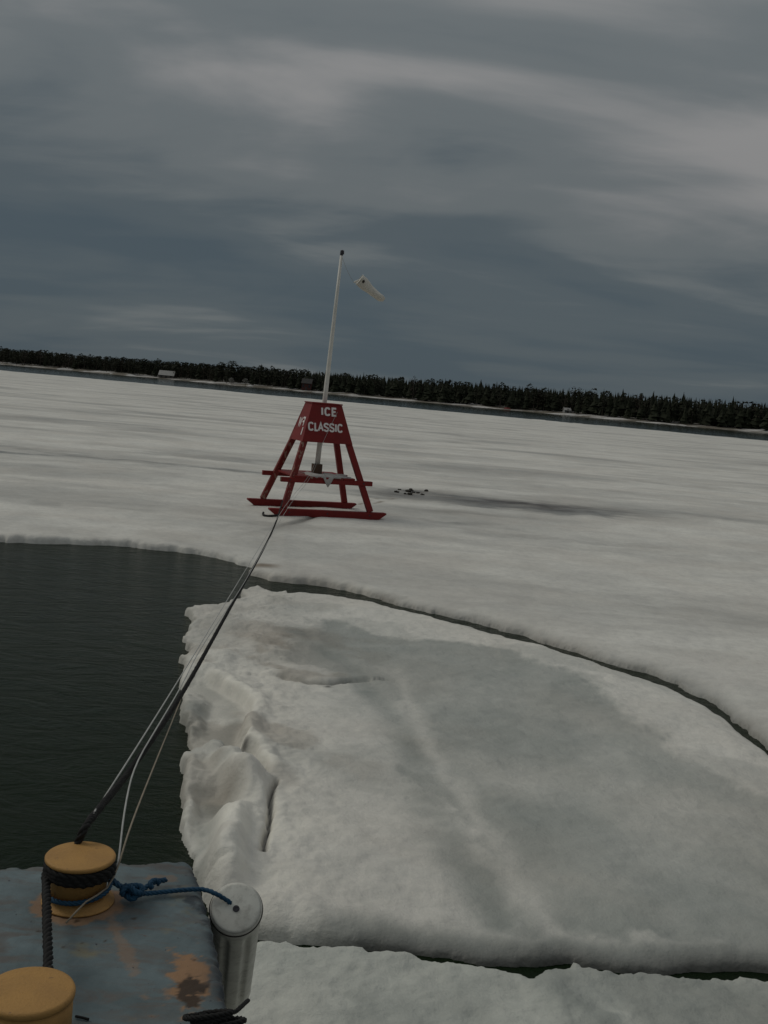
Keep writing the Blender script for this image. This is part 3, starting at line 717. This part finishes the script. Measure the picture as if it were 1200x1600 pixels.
# box panels (trapezia, butted)
def panel(name, axis, s):
    mb = MB(); th = .022
    if axis == 'y':
        hx0, hx1 = HX(ZB) , HX(ZT); y0, y1 = HY(ZB), HY(ZT)
        o_ = [(-hx0, s * y0, ZB), (hx0, s * y0, ZB), (hx1, s * y1, ZT), (-hx1, s * y1, ZT)]
        i_ = [(a, b - s * th, c) for a, b, c in o_]
    else:
        hy0, hy1 = HY(ZB) - th - .002, HY(ZT) - th - .002; x0, x1 = HX(ZB) - .004, HX(ZT) - .004
        o_ = [(s * x0, -hy0, ZB), (s * x0, hy0, ZB), (s * x1, hy1, ZT), (s * x1, -hy1, ZT)]
        i_ = [(a - s * th, b, c) for a, b, c in o_]
    mb.add(o_ + i_, [(0, 1, 2, 3), (7, 6, 5, 4), (0, 4, 5, 1), (1, 5, 6, 2), (2, 6, 7, 3), (3, 7, 4, 0)])
    o = mb.build(name, M['red'], st)
    bm = bmesh.new(); bm.from_mesh(o.data); bmesh.ops.recalc_face_normals(bm, faces=bm.faces); bm.to_mesh(o.data); bm.free()
    return o
front = panel('front_panel', 'y', -1); front['label'] = 'red front panel lettered ICE CLASSIC'
panel('back_panel', 'y', 1); leftp = panel('side_panel', 'x', -1); leftp['label'] = 'red side panel with worn white lettering'; panel('side_panel', 'x', 1)
mb = MB(); mb.box(-.35, .35, -.265, .265, ZT + .002, ZT + .028); mb.build('top_board', M['red'], st, bevel=.004)
mb = MB(); mb.box(-1.03, 1.0, -.735, -.645, .70, .80); mb.build('crossbar', M['red'], st, bevel=.005)
mb = MB(); mb.box(-1.05, .92, .645, .735, .70, .80); mb.build('crossbar', M['red'], st, bevel=.005)
for i in range(5):
    mb = MB(); x0 = -.74 + i * .27; mb.box(x0, x0 + .255, -.75 + random.uniform(-.02, .02), .75, .803, .843); mb.build('plank', M['red'] if i not in (1, 3) else M['red_worn'], st, bevel=.004)
# end grain of the front crossbar
mb = MB(); mb.box(-1.033, -1.031, -.73, -.65, .705, .795); mb.build('end_grain', M['bare_wood'], st)
mb = MB(); mb.box(1.001, 1.003, -.73, -.65, .705, .795); mb.build('end_grain', M['bare_wood'], st)
bolt_me = None
for bx, by, bz in ((-.86, -YR - .075, .09), (.93, -YR - .075, .09), (-.02, -YR - .075, .09), (-.84, -.737, .75), (.80, -.737, .75)):
    if bolt_me is None:
        q_ = MB(); q_.tube([(0, .002, 0), (0, -.012, 0)], .016, 8); bolt_me = mesh('bolt', q_.v, q_.f); bolt_me.materials.append(M['cap_metal'])
    o = bpy.data.objects.new('bolt', bolt_me); COL.objects.link(o); o.parent = st; o.location = (bx, by, bz)
# mast, foot bracket
m0 = Vector((-.03, .02, .90)); mtop_w = at_y(533.5, 399, 23.6); inv = Matrix.Rotation(-YAW, 3, 'Z')
mtop = inv @ (Vector(mtop_w) - ST)
mb = MB(); mb.tube([m0 + (mtop - m0) * f for f in (0, .25, .5, .75, 1)], [.056, .053, .046, .038, .030], 16)
mast = mb.build('mast', M['mast'], st, True)
mb = MB(); mb.tube([mtop + Vector((0, 0, .002)), mtop + Vector((.0, 0, .03)), mtop + Vector((.012, 0, .034)), mtop + Vector((.012, 0, .10)), mtop + Vector((.012, 0, .115))], [.034, .034, .045, .04, .012], 10)
mb.build('mast_cap', M['cap_metal'], mast)
mb = MB()
for dx, dy, sx, sy in ((-.085, 0, .03, .16), (.085, 0, .03, .16), (0, -.075, .138, .026), (0, .075, .138, .026)):
    mb.box(m0.x + dx - sx / 2, m0.x + dx + sx / 2, m0.y + dy - sy / 2, m0.y + dy + sy / 2, .845, 1.06)
mb.build('mast_bracket', M['bare_wood'], st, bevel=.004)

# lettering: strokes on the face, 3 mm proud
GL = {'I': [[(.5, 0), (.5, 1)]],
      'C': [[(1, .80), (.86, .95), (.5, 1), (.16, .93), (0, .74), (0, .26), (.16, .07), (.5, 0), (.86, .05), (1, .20)]],
      'E': [[(1, 1), (0, 1), (0, 0), (1, 0)], [(0, .52), (.82, .52)]],
      'L': [[(0, 1), (0, 0), (1, 0)]],
      'A': [[(0, 0), (.5, 1), (1, 0)], [(.2, .34), (.8, .34)]],
      'S': [[(1, .83), (.8, .96), (.5, 1), (.18, .96), (0, .80), (.08, .62), (.5, .51), (.92, .38), (1, .20), (.82, .05), (.5, 0), (.18, .05), (0, .19)]],
      'F': [[(1, 1), (0, 1), (0, 0)], [(0, .52), (.8, .52)]],
      'W': [[(0, 1), (.25, 0), (.5, .85), (.75, 0), (1, 1)]]}
def stroke(mb, pts, wd, place, d0, d1):
    P = [np.array(p, float) for p in pts]; Lp, Rp = [], []
    for i, p in enumerate(P):
        a = P[max(i - 1, 0)]; b = P[min(i + 1, len(P) - 1)]
        d1_ = (p - a) if i > 0 else (b - p); d2_ = (b - p) if i < len(P) - 1 else d1_
        d1_ = d1_ / np.linalg.norm(d1_); d2_ = d2_ / np.linalg.norm(d2_)
        n1_ = np.array([-d1_[1], d1_[0]]); n2_ = np.array([-d2_[1], d2_[0]]); m = n1_ + n2_; m /= np.linalg.norm(m)
        k = wd / 2 / max(.45, m @ n1_)
        Lp.append(p + m * k); Rp.append(p - m * k)
    n = len(P); vs = [place(q, d) for d in (d0, d1) for q in Lp + Rp]
    fs = []
    for i in range(n - 1):
        fs += [(2 * n + i, 2 * n + i + 1, 3 * n + i + 1, 3 * n + i), (i, n + i, n + i + 1, i + 1), (i, i + 1, 2 * n + i + 1, 2 * n + i), (n + i, 3 * n + i, 3 * n + i + 1, n + i + 1)]
    fs += [(0, 2 * n, 3 * n, n), (n - 1, 2 * n - 1, 4 * n - 1, 3 * n - 1)]
    mb.add(vs, fs)
def front_place(q, d):
    s, z = q; return (s, -HY(z) - d, z)
def left_place(q, d):
    s, z = q; return (-HX(z) + .004 - d, -s, z)
def letter(ch, s0, s1, zb, zt, wd, place, parent):
    mb = MB()
    for i, pl in enumerate(GL[ch]):
        e = .0012 * i
        stroke(mb, [(s0 + (s1 - s0) * a, zb + (zt - zb) * b) for a, b in pl], wd, place, .0005, .004 + e)
    mb.build('letter', M['white'], parent)
def word(items, zb, zt, wd, place, parent):
    for ch, s0, s1 in items: letter(ch, s0, s1, zb, zt, wd, place, parent)
word([('I', -.135, -.095), ('C', -.045, .05), ('E', .115, .20)], 2.135, 2.285, .040, front_place, front)
word([('C', -.415, -.325), ('L', -.275, -.215), ('A', -.20, -.10), ('S', -.07, .02), ('S', .055, .145), ('I', .175, .205), ('C', .24, .325)], 1.80, 1.955, .036, front_place, front)
# side face: weathered remains of two letters and a pale scrape
letter('F', .14, .02, 1.87, 2.04, .04, lambda q, d: left_place(q, d), leftp)
letter('W', -.02, -.20, 1.86, 2.04, .036, lambda q, d: left_place(q, d), leftp)
mb = MB(); stroke(mb, [(.22, 1.68), (.20, 1.84)], .05, left_place, .0005, .003); mb.build('scrape', M['white'], leftp)

# tarp over the mast foot
nx, ny = 46, 26; vs = []
for j in range(ny):
    for i in range(nx):
        u = i / (nx - 1); v = j / (ny - 1); x = -.38 + u * .92; y = -.66 + v * .60
        edge = .30 + .14 * math.sin(u * 9) + .12 * math.sin(u * 21 + 1)
        z = .862 + .02 * math.sin(x * 15 + y * 4) + .03 * max(0, math.sin(x * 8 + 1.3)) * (1 - v) + .012 * math.sin(x * 37 + y * 23)
        flap = max(0, 1 - abs(u - .40) / .13)                # a corner hangs over the front bar
        if y < -.60:
            k = (-.60 - y) / .06; y = -.612 - .012 * math.sin(x * 40); z = .86 - k * (.03 + .20 * flap)
        if u > .72: y += .05; z -= .012 * (u - .72)
        vs.append((x, y * 1.25, z))
fs = [(j * nx + i, j * nx + i + 1, (j + 1) * nx + i + 1, (j + 1) * nx + i) for j in range(ny - 1) for i in range(nx - 1)
      if not (math.hypot((i / (nx - 1) - .38) * .92, (j / (ny - 1) - 1.12) * .60) < .15)]
mb = MB(); mb.add(vs, fs); tp = mb.build('tarp', M['tarp'], None, True); tp.location = ST; tp.rotation_euler = (0, 0, YAW)
md = tp.modifiers.new('thick', 'SOLIDIFY'); md.thickness = .006
tag(tp, 'crumpled grey cloth with a hanging corner on the stand platform', 'cloth')

# windsock streaming from the mast head
mouth = Vector(at_y(562, 437, 23.45)); tip = Vector(at_y(600, 468.5, 23.60))
ws = empty('windsock', mouth); tag(ws, 'small off white windsock flying beside the mast top', 'windsock')
ax = (tip - mouth); Lw = ax.length; ax.normalize(); q = ax.to_track_quat('Z', 'Y')
mb = MB(); n = 24; ring = []; vs = []
NS = 18
for i in range(NS):
    f = i / (NS - 1); r = .125 * (1 - f) + .062 * f + .006 * math.sin(f * 9) 
    for k in range(n):
        a = 2 * math.pi * k / n; rr_ = r * (1 + .07 * math.sin(3 * a + f * 7) + .04 * math.sin(5 * a - f * 11))
        if f > .9: rr_ *= 1 - (f - .9) * 3.5
        vs.append(q @ Vector((rr_ * math.cos(a), rr_ * math.sin(a), f * Lw)) + Vector((0, 0, -.03 * math.sin(f * 3.1))))
fs = [(i * n + k, i * n + (k + 1) % n, (i + 1) * n + (k + 1) % n, (i + 1) * n + k) for i in range(NS - 1) for k in range(n)]
mb.add(vs, fs); sk = mb.build('sleeve', M['sock'], ws, True); md = sk.modifiers.new('thick', 'SOLIDIFY'); md.thickness = .004
mb = MB(); mb.tube([q @ Vector((.125 * math.cos(a), .125 * math.sin(a), 0)) for a in np.linspace(0, 6.283, 25)], .006, 6); mb.build('hoop', M['mast'], ws)
# folded mouth cloth, half closed
mb = MB(); vs = [q @ Vector((0, 0, .05))] + [q @ Vector((.115 * math.cos(a), .115 * math.sin(a), .004)) for a in np.linspace(0, 6.283, 25)[:-1]]
mb.add(vs, [(0, 1 + k, 1 + (k + 1) % 24) for k in range(24)]); mb.build('mouth_cloth', M['sock'], ws, True)
to_cam = (Vector(EYE) - mouth).normalized()
sidev = (to_cam - ax * to_cam.dot(ax)).normalized(); up_ = ax.cross(sidev)
ec = sidev * .122 + ax * .07 + up_ * (-.02)
mb = MB(); t1 = ax; t2_ = up_; mb.add([ec + (t1 * math.cos(a) * .026 + t2_ * math.sin(a) * .036) + sidev * .004 for a in np.linspace(0, 6.283, 13)[:-1]] + [ec + sidev * .012], [(k, (k + 1) % 12, 12) for k in range(12)])
mb.build('eyelet', M['eyelet'], ws)
lug = Vector(at_y(553, 441.5, 23.40)) - mouth
mb = MB(); mb.tube([lug * .2, lug * .75, lug], [.016, .026, .012], 6); mb.build('toggle', M['mast'], ws)
mt_w = st_world(*mtop) - mouth
mb = MB(); mb.tube(smooth_path([mt_w, mt_w * .5 + lug * .5 + Vector((0, 0, -.06)), lug], .05), .0035, 4); mb.build('tether', M['tancord'], ws)

# ------------------------------------------------------------------ deck corner
ZD = 1.2
dk = [ground(a, b, ZD)[:2] for a, b in ((0, 1352), (150, 1345), (270, 1341), (290, 1343), (303, 1352), (313, 1372), (322, 1405), (331, 1440), (339, 1475), (346, 1505), (353, 1555), (358, 1600))]
dl_ = np.array(dk[-1]) - np.array(dk[4]); dl_ /= np.linalg.norm(dl_)
fl = np.array(dk[0]) - np.array(dk[2]); fl /= np.linalg.norm(fl)
pR = np.array(dk[-1]) + dl_ * 3.4; pL = np.array(dk[0]) + fl * 2.2
poly = np.array([tuple(pL)] + [tuple(p) for p in dk] + [tuple(pR), (-3.5, pR[1] - .8), tuple(pL + np.array([-.3, -1.0]))])
gx = np.r_[np.linspace(-3.6, -1.3, 60), np.linspace(-1.29, .1, 190), np.linspace(.12, 1.2, 40)]; gy_ = np.r_[np.linspace(-2.2, 2.15, 70), np.linspace(2.158, 3.6, 210)]
X, Y = np.meshgrid(gx, gy_)
sd = sdf(X, Y, poly) + fbm(X * 14, Y * 14, 101, 4, .55) * .012
prof = round_edge(sd, .028)
Z = np.where(sd > 0, ZD - .03 + .03 * prof + .003 * fbm(X * 8, Y * 8, 102, 4) + .0025 * fbm(X * 40, Y * 40, 104, 3), np.clip(ZD - .03 + sd * 60, -.4, ZD - .03))
Z += np.where(sd > 0, -.012 * np.exp(-np.clip(sd - .01, 0, 1) / .03) * sstep(-.1, .3, fbm(X * 20, Y * 20, 103, 4)), 0)
def dblob(px, py, rx, ry, rot, seed, rag):
    c = ground(px, py, ZD); a, b = math.cos(rot), math.sin(rot); dx = X - c[0]; dy = Y - c[1]
    rr_ = np.hypot((dx * a + dy * b) / rx, (-dx * b + dy * a) / (ry * K))
    return 1 - rr_ + rag * fbm(X * 26, Y * 26, seed, 5, .62)
rust = sstep(-.10, .20, dblob(299, 1530, .062, .115, .25, 110, .75))
drust = sstep(-.05, .25, dblob(301, 1546, .042, .062, .2, 111, .9))
rust = np.maximum(rust, .8 * sstep(0, .06, dblob(250, 1372, .06, .018, .2, 112, .9)) * .5)
flg = sstep(0, .10, dblob(122, 1412, .145, .106, 0, 113, .22)) * .8; rust = np.maximum(rust, flg)
streakr = sstep(0, .5, dblob(185, 1372 + 95, .02, .19, .45, 114, 1.6)) * .4; rust = np.maximum(rust, streakr)
sp_ = drust * 0
for a, b in ((303, 1500), (100, 1480), (128, 1474), (165, 1470), (120, 1440), (210, 1435), (60, 1455)): sp_ = np.maximum(sp_, sstep(.1, .4, dblob(a, b, .008, .008, 0, 115, .6)))
drust = np.maximum(drust, sp_ * .8)
grime_shade = np.exp(-np.clip(sd - .006, 0, 9) / .028) * np.clip(.65 + 1.5 * fbm(X * 18, Y * 18, 116, 4), 0, 1) * (X > -.62)  # dark edge paint plus painted shading of the rounded rim
grime_shade = np.maximum(grime_shade, np.where(sd < .004, .85, 0))
grime_shade = np.maximum(grime_shade, .8 * sstep(0, .5, dblob(315, 1405, .05, .10, .3, 117, 1.2)))
mask = np.stack([np.clip(rust, 0, 1), np.clip(drust, 0, 1), np.clip(grime_shade, 0, .92)], 2)
tag(heightfield('dock_deck', X, Y, Z, mask, sd > -.03, M['deck']), 'worn blue grey painted deck corner with rust patches beside the ice', 'deck')

# bollards: cap, post, base
def bollard(c, zc, name='mooring_bollard', label='', drum=False):
    r = empty(name, (c[0], c[1], ZD + .004)); tag(r, label, 'bollard', 'yellow bollards on the deck')
    h = zc - ZD - .004
    if drum:
        p = MB(); p.lathe([(.100, .012), (.1005, h - .05), (.1005, h - .018)], 64)
        p.build('post', M['yellow'], r, True)
    else:
      p = MB(); p.lathe([(.082, .012), (.082, h - .025), (.086, h - .017)], 56); p.build('post', M['yellow'], r, True)
    k = MB(); k.lathe([(.1015, h - .017), (.1045, h - .015), (.1050, h - .006), (.1025, h - .0008), (.096, h + .0005), (.03, h + .0012)] if drum else [(.089, h - .018), (.100, h - .014), (.1035, h - .010), (.1035, h - .004), (.101, h - .0008), (.096, h + .0003), (.03, h + .0008)], 72); k.build('cap', M['yellow'], r, True)
    b = MB(); prof_ = [(.108, 0), (.107, .004), (.096, .006), (.089, .013), (.083, .022)]
    b.lathe(prof_, 56); b.build('base', M['yellow'], r, True)
    return r
c1 = ground(124, 1409, ZD); cap1 = at_y(126, 1336, c1[1])
ZC = float(cap1[2])
dd = FWD + RGT * (46 - 600) / FPX + UPV * (800 - 1546) / FPX; c2 = EYE + dd * ((ZC - CAMH) / dd[2])
bollard(cap1, ZC, label='slim yellow bollard with black rope under its cap and blue line at its foot')
bollard(c2, ZC, label='thick yellow bollard with a bare round top nearest the viewer', drum=True)
B1 = np.array([cap1[0], cap1[1]]); B2 = np.array(c2[:2])

# black mooring rope: wraps, then to the stand
leg_w = st_world(-HX(.3) - .10, -YR - .10, .33)
A = np.array([B1[0] - .015, B1[1] + .118]); Bp = np.array([leg_w.x, leg_w.y])
def on_plane(px, py, off=0.0):
    """where the sight line of that point crosses the upright plane from the bollard to the stand"""
    e = (Bp - A) / np.linalg.norm(Bp - A); nrm = np.array([-e[1], e[0]])
    d = FWD + RGT * (px - 600) / FPX + UPV * (800 - py) / FPX
    t = ((A - EYE[:2]) @ nrm + off) / (d[:2] @ nrm); return EYE + d * t
blk_px = [(133, 1291), (150, 1270), (215, 1190), (285, 1085), (340, 985), (375, 922), (400, 880), (420, 842), (432, 815)]
main = [on_plane(*p) for p in blk_px]
main = [p for p in main if p[1] < leg_w.y] + [np.array(leg_w)]
hz = ZC - .016; wrap = []
turns = 3.19; RW = .0945
for k in range(int(turns * 40) + 1):
    a = math.radians(180) - 2 * math.pi * k / 40                     # clockwise from the left side
    wrap.append((B1[0] + RW * math.cos(a) * (1 + .01 * math.sin(k)), B1[1] + RW * math.sin(a), hz - .038 + .033 * k / (turns * 40)))
tail = [np.array([B2[0] + .105 * math.cos(a_), B2[1] + .105 * math.sin(a_), ZC - .05]) for a_ in (3.9, 3.4, 2.9, 2.4, 1.9)] + [np.array([B2[0] + .005, B2[1] + .135, ZC - .052])]
tail = list(smooth_path(tail, .012)) + list(resample([tail[-1], np.array([B1[0] - RW + .002, B1[1] - .03, hz - .040])], .012))
path = tail + wrap + [p for p in smooth_path([wrap[-1], np.array(main[0]) * .35 + np.array(wrap[-1]) * .65 + np.array([0, 0, -.006])] + main, .02)][2:]
rp = rope_mb(np.array(resample(path, .0125)), .0130, .075, 3, 6, .10)
tag(rp.build('mooring_rope', M['blackrope'], None, True), 'thick black rope wrapped round the bollard cap and stretched to the red stand', 'rope')

# white cords beside it
def cord(name, pts, rad, mat, label, step=.04):
    p = smooth_path(pts, step, 2); mb = MB(); mb.tube(p, rad, 6)
    return tag(mb.build(name, mat, None, True), label, 'cord')
knot = st_world(.22, -HY(2.2) - .02, 2.22); bot = st_world(-.13, -HY(1.55) - .03, 1.54); mid = st_world(-.42, -.78, .86); foot = st_world(-HX(.3) - .02, -YR - .13, .30)
c_px = [(392, 877), (340, 962), (280, 1061), (215, 1165), (151, 1265)]
cord('mooring_line', [knot, bot, mid, foot] + [on_plane(a, b, .02) for a, b in c_px] + [np.array(main[1]) + (0, 0, .015), np.array(main[1]) * .7 + np.array(main[0]) * .3 + (0, 0, .004), np.array(main[1]) * .4 + np.array(main[0]) * .6], .0033, M['whitecord'], 'upper thin white cord from the stand lettering down beside the black rope')
foot2 = st_world(-HX(.3) + .06, -YR - .13, .30); mid2 = st_world(-.37, -.79, .86)
c_px = [(399, 880), (370, 930), (312, 1013), (284, 1072), (245, 1137), (210, 1196), (195, 1258), (181, 1322)]
bside = np.array([B1[0] + .10, B1[1] + .045, ZC - .05])
cord('mooring_line', [st_world(-.12, -HY(1.55) - .02, 1.52), mid2, foot2] + [on_plane(a, b, -.01) for a, b in c_px[:6]] + [on_plane(195, 1258, -.08), bside + (0, .02, 0), bside], .0031, M['whitecord'], 'thin white cord below the black rope that drops steeply to the bollard')
c_px = [(285, 1082), (272, 1120), (236, 1208), (205, 1290)]
cord('mooring_line', [on_plane(285, 1086, -.005), on_plane(272, 1120, -.03), on_plane(236, 1208, -.08), on_plane(200, 1300, -.13), bside + (.008, -.02, 0), bside + (-.01, -.09, -.04), np.array([B1[0] + .055, B1[1] - .085, ZD + .06]), np.array([B1[0] + .01, B1[1] - .155, ZD + .012])], .0029, M['tancord'], 'slack tan cord hanging below the other lines to the bollard')

# ------------------------------------------------------------------ fender and blue line
FC = np.array([-.318, 2.405, 0.]);
d = FWD + RGT * (369 - 600) / FPX + UPV * (800 - 1419) / FPX
FCp = EYE + d * 3.40
axis_dn = Vector((-.08, .71, -.70)).normalized()
fz = -axis_dn; q = fz.to_track_quat('Z', 'Y')
fe = empty('fender', FCp); fe.rotation_mode = 'QUATERNION'; fe.rotation_quaternion = q
tag(fe, 'grey cylindrical fender with grooved sides hanging against the deck edge', 'fender')
RF = .0815; n = 96; vs = []; Lf = .95
zs = [0, -.004, -.012, -.018, -.030, -.05, -.075] + list(np.linspace(-.10, -Lf + .05, 16)) + [-Lf + .02, -Lf]
for i, z in enumerate(zs):
    for k in range(n):
        a = 2 * math.pi * k / n; g = math.cos(7 * a + .8); gr = max(0, g - .35) / .65
        fade = 1 if -Lf + .06 < z < -.085 else .4 if -Lf + .03 < z < -.06 else 0
        r = RF * (1 - .11 * gr ** .7 * fade)
        if z > -.002: r = RF - .004
        if z == -.012: r = RF
        if z in (-.018,): r = RF - .0015
        if z <= -Lf: r = RF - .01
        vs.append((r * math.cos(a), r * math.sin(a), z))
fs = [(i * n + k, (i + 1) * n + k, (i + 1) * n + (k + 1) % n, i * n + (k + 1) % n) for i in range(len(zs) - 1) for k in range(n)] + [tuple((len(zs) - 1) * n + k for k in range(n - 1, -1, -1))]
mb = MB(); mb.add(vs, fs); mb.build('body', M['fender'], fe, True)
mb = MB(); mb.lathe([(RF - .0045, -.003), (RF - .005, .003), (RF - .012, .005), (.02, .0065), (.008, .006)], 64); mb.build('end_cap', M['fender'], fe, True)
mb = MB(); mb.tube([((RF + .0012) * math.cos(a), (RF + .0012) * math.sin(a), -.014) for a in np.linspace(0, 6.283, 73)], .0022, 6); mb.build('seam', M['fender_seam'], fe)
mb = MB(); mb.lathe([(.0105, .0062), (.0105, .0085), (.006, .0095), (.0055, .0075), (.002, .0075)], 20, (0, -.004)); mb.build('vent', M['cap_metal'], fe)
fw = lambda x, y, z: Vector(FCp) + q @ Vector((x, y, z))
def fender_pt(px, py, h):
    d = FWD + RGT * (px - 600) / FPX + UPV * (800 - py) / FPX; p0 = fw(0, 0, h)
    t = (np.array(p0) - EYE) @ np.array(fz) / (d @ np.array(fz)); return EYE + d * t
hole = fender_pt(361, 1411, .008)
blue = []
for k in range(46):
    a = math.radians(20 - 330 * k / 45); blue.append((B1[0] + .093 * math.cos(a), B1[1] + .093 * math.sin(a), ZD + .060 - .024 * math.sin(math.pi * k / 45)))
kn = np.array(ground(205, 1397, ZD + .03))
dz = lambda px, py, h: np.array(ground(px, py, ZD + h))
seq = smooth_path([kn + (.0, .0, .012)] + [np.array(blue[0]) * .5 + kn * .5, blue[0]], .008, 1)
pth = list(seq) + blue[1:] + [np.array(blue[-1]) * .4 + kn * .6, kn]
ml = rope_mb(resample(pth, .006), .0078, .045, 3, 6, .06)
rope_mb(smooth_path([kn, dz(235, 1396, .018), dz(270, 1392, .016), dz(305, 1389, .016), dz(322, 1390, .015), dz(338, 1397, .01) * .5 + np.array(fender_pt(338, 1396, .03)) * .5, fender_pt(352, 1405, .016), hole, np.array(hole) - np.array(fz) * .03], .006), .0074, .045, 3, 6, .06, ml)
rope_mb(smooth_path([kn, dz(222, 1390, .03), dz(232, 1384, .036), dz(243, 1377, .03), dz(259, 1375, .02)], .006), .0085, .045, 3, 6, .06, ml)
kp = []
for k in range(60):                                               # the knot itself
    a = k / 59 * 4 * math.pi; kp.append(kn + np.array([.028 * math.cos(a) + .004 * math.sin(2.5 * a), .018 * math.sin(a * 1.5 + .4), .008 + .014 * math.sin(a)]))
rope_mb(resample(kp, .005), .0092, .04, 3, 6, .06, ml)
rope_mb(smooth_path([dz(238, 1388, .03), dz(233, 1380, .045), dz(243, 1374, .04), dz(248, 1381, .02)], .005), .0085, .04, 3, 6, .06, ml)
tag(ml.build('blue_line', M['bluerope'], None, True), 'blue rope knotted at the bollard foot and tied into the fender end', 'rope')

# black coil at the deck edge and a scrap of line
mb = None; base = np.array(ground(338, 1590, ZD + .02)); cp = []
for k in range(130):
    a = k / 129 * 7 * math.pi; f = k / 129
    cp.append(base + np.array([(.060 - .012 * f) * math.cos(a) + .02 * math.sin(a * .31), -.05 + .034 * math.sin(a), .012 + .03 * f + .018 * math.cos(a + 1)]))
coil = rope_mb(resample(cp, .006), .0072, .04, 3, 5, .08)
rope_mb(smooth_path([cp[-1], np.array(ground(365, 1585, ZD + .0)), np.array(ground(380, 1570, ZD - .05)), np.array(ground(388, 1563, ZD - .1))], .006), .006, .04, 3, 5, .08, coil)
tag(coil.build('rope_coil', M['blackrope'], None, True), 'black rope bundle at the deck edge below the rust patch', 'rope')
mb = MB(); mb.tube(smooth_path([ground(118, 1588, ZD + .006), ground(128, 1590, ZD + .008), ground(139, 1593, ZD + .006)], .005), .0035, 5)
tag(mb.build('rope_scrap', M['blackrope'], None, True), 'short black scrap of line on the blue deck right of the cut bollard', 'rope scrap')
# black rope end by the runner
zi = .118
mb = MB(); mb.tube(smooth_path([ground(411.5, 801, zi + .03), ground(411, 804, zi + .03), ground(414, 806, zi + .02), ground(420, 806.5, zi + .02), ground(427, 806, zi + .02), ground(434, 805, zi + .02)], .02, 2), .024, 7)
tag(mb.build('rope_end', M['blackrope'], None, True), 'short black rope end curled on the ice at the near runner tip', 'rope')
rd = random.Random(3)
for px, py, sz in ((620, 769, .085), (624, 765, .05), (638, 768, .10), (642, 766, .09), (641, 772, .085), (646, 769, .06), (653, 770, .055), (660, 773, .07), (666, 767, .08), (633, 771, .05)):
    c = ground(px, py, .125); bm = bmesh.new(); bmesh.ops.create_icosphere(bm, subdivisions=2, radius=sz)
    for v in bm.verts: v.co *= rd.uniform(.5, 1.1); v.co.z *= .55; v.co.x *= 1.25
    me = bpy.data.meshes.new('frozen_scrap'); bm.to_mesh(me); bm.free()
    o = link('frozen_scrap', me, M['twig']); o.location = (c[0], c[1], .11 + sz * .25); o.rotation_euler = (0, 0, rd.uniform(0, 3))
    tag(o, 'dark frozen scrap on the ice just right of the red stand', 'scrap', 'dark scraps on the ice behind the stand', kind='thing')
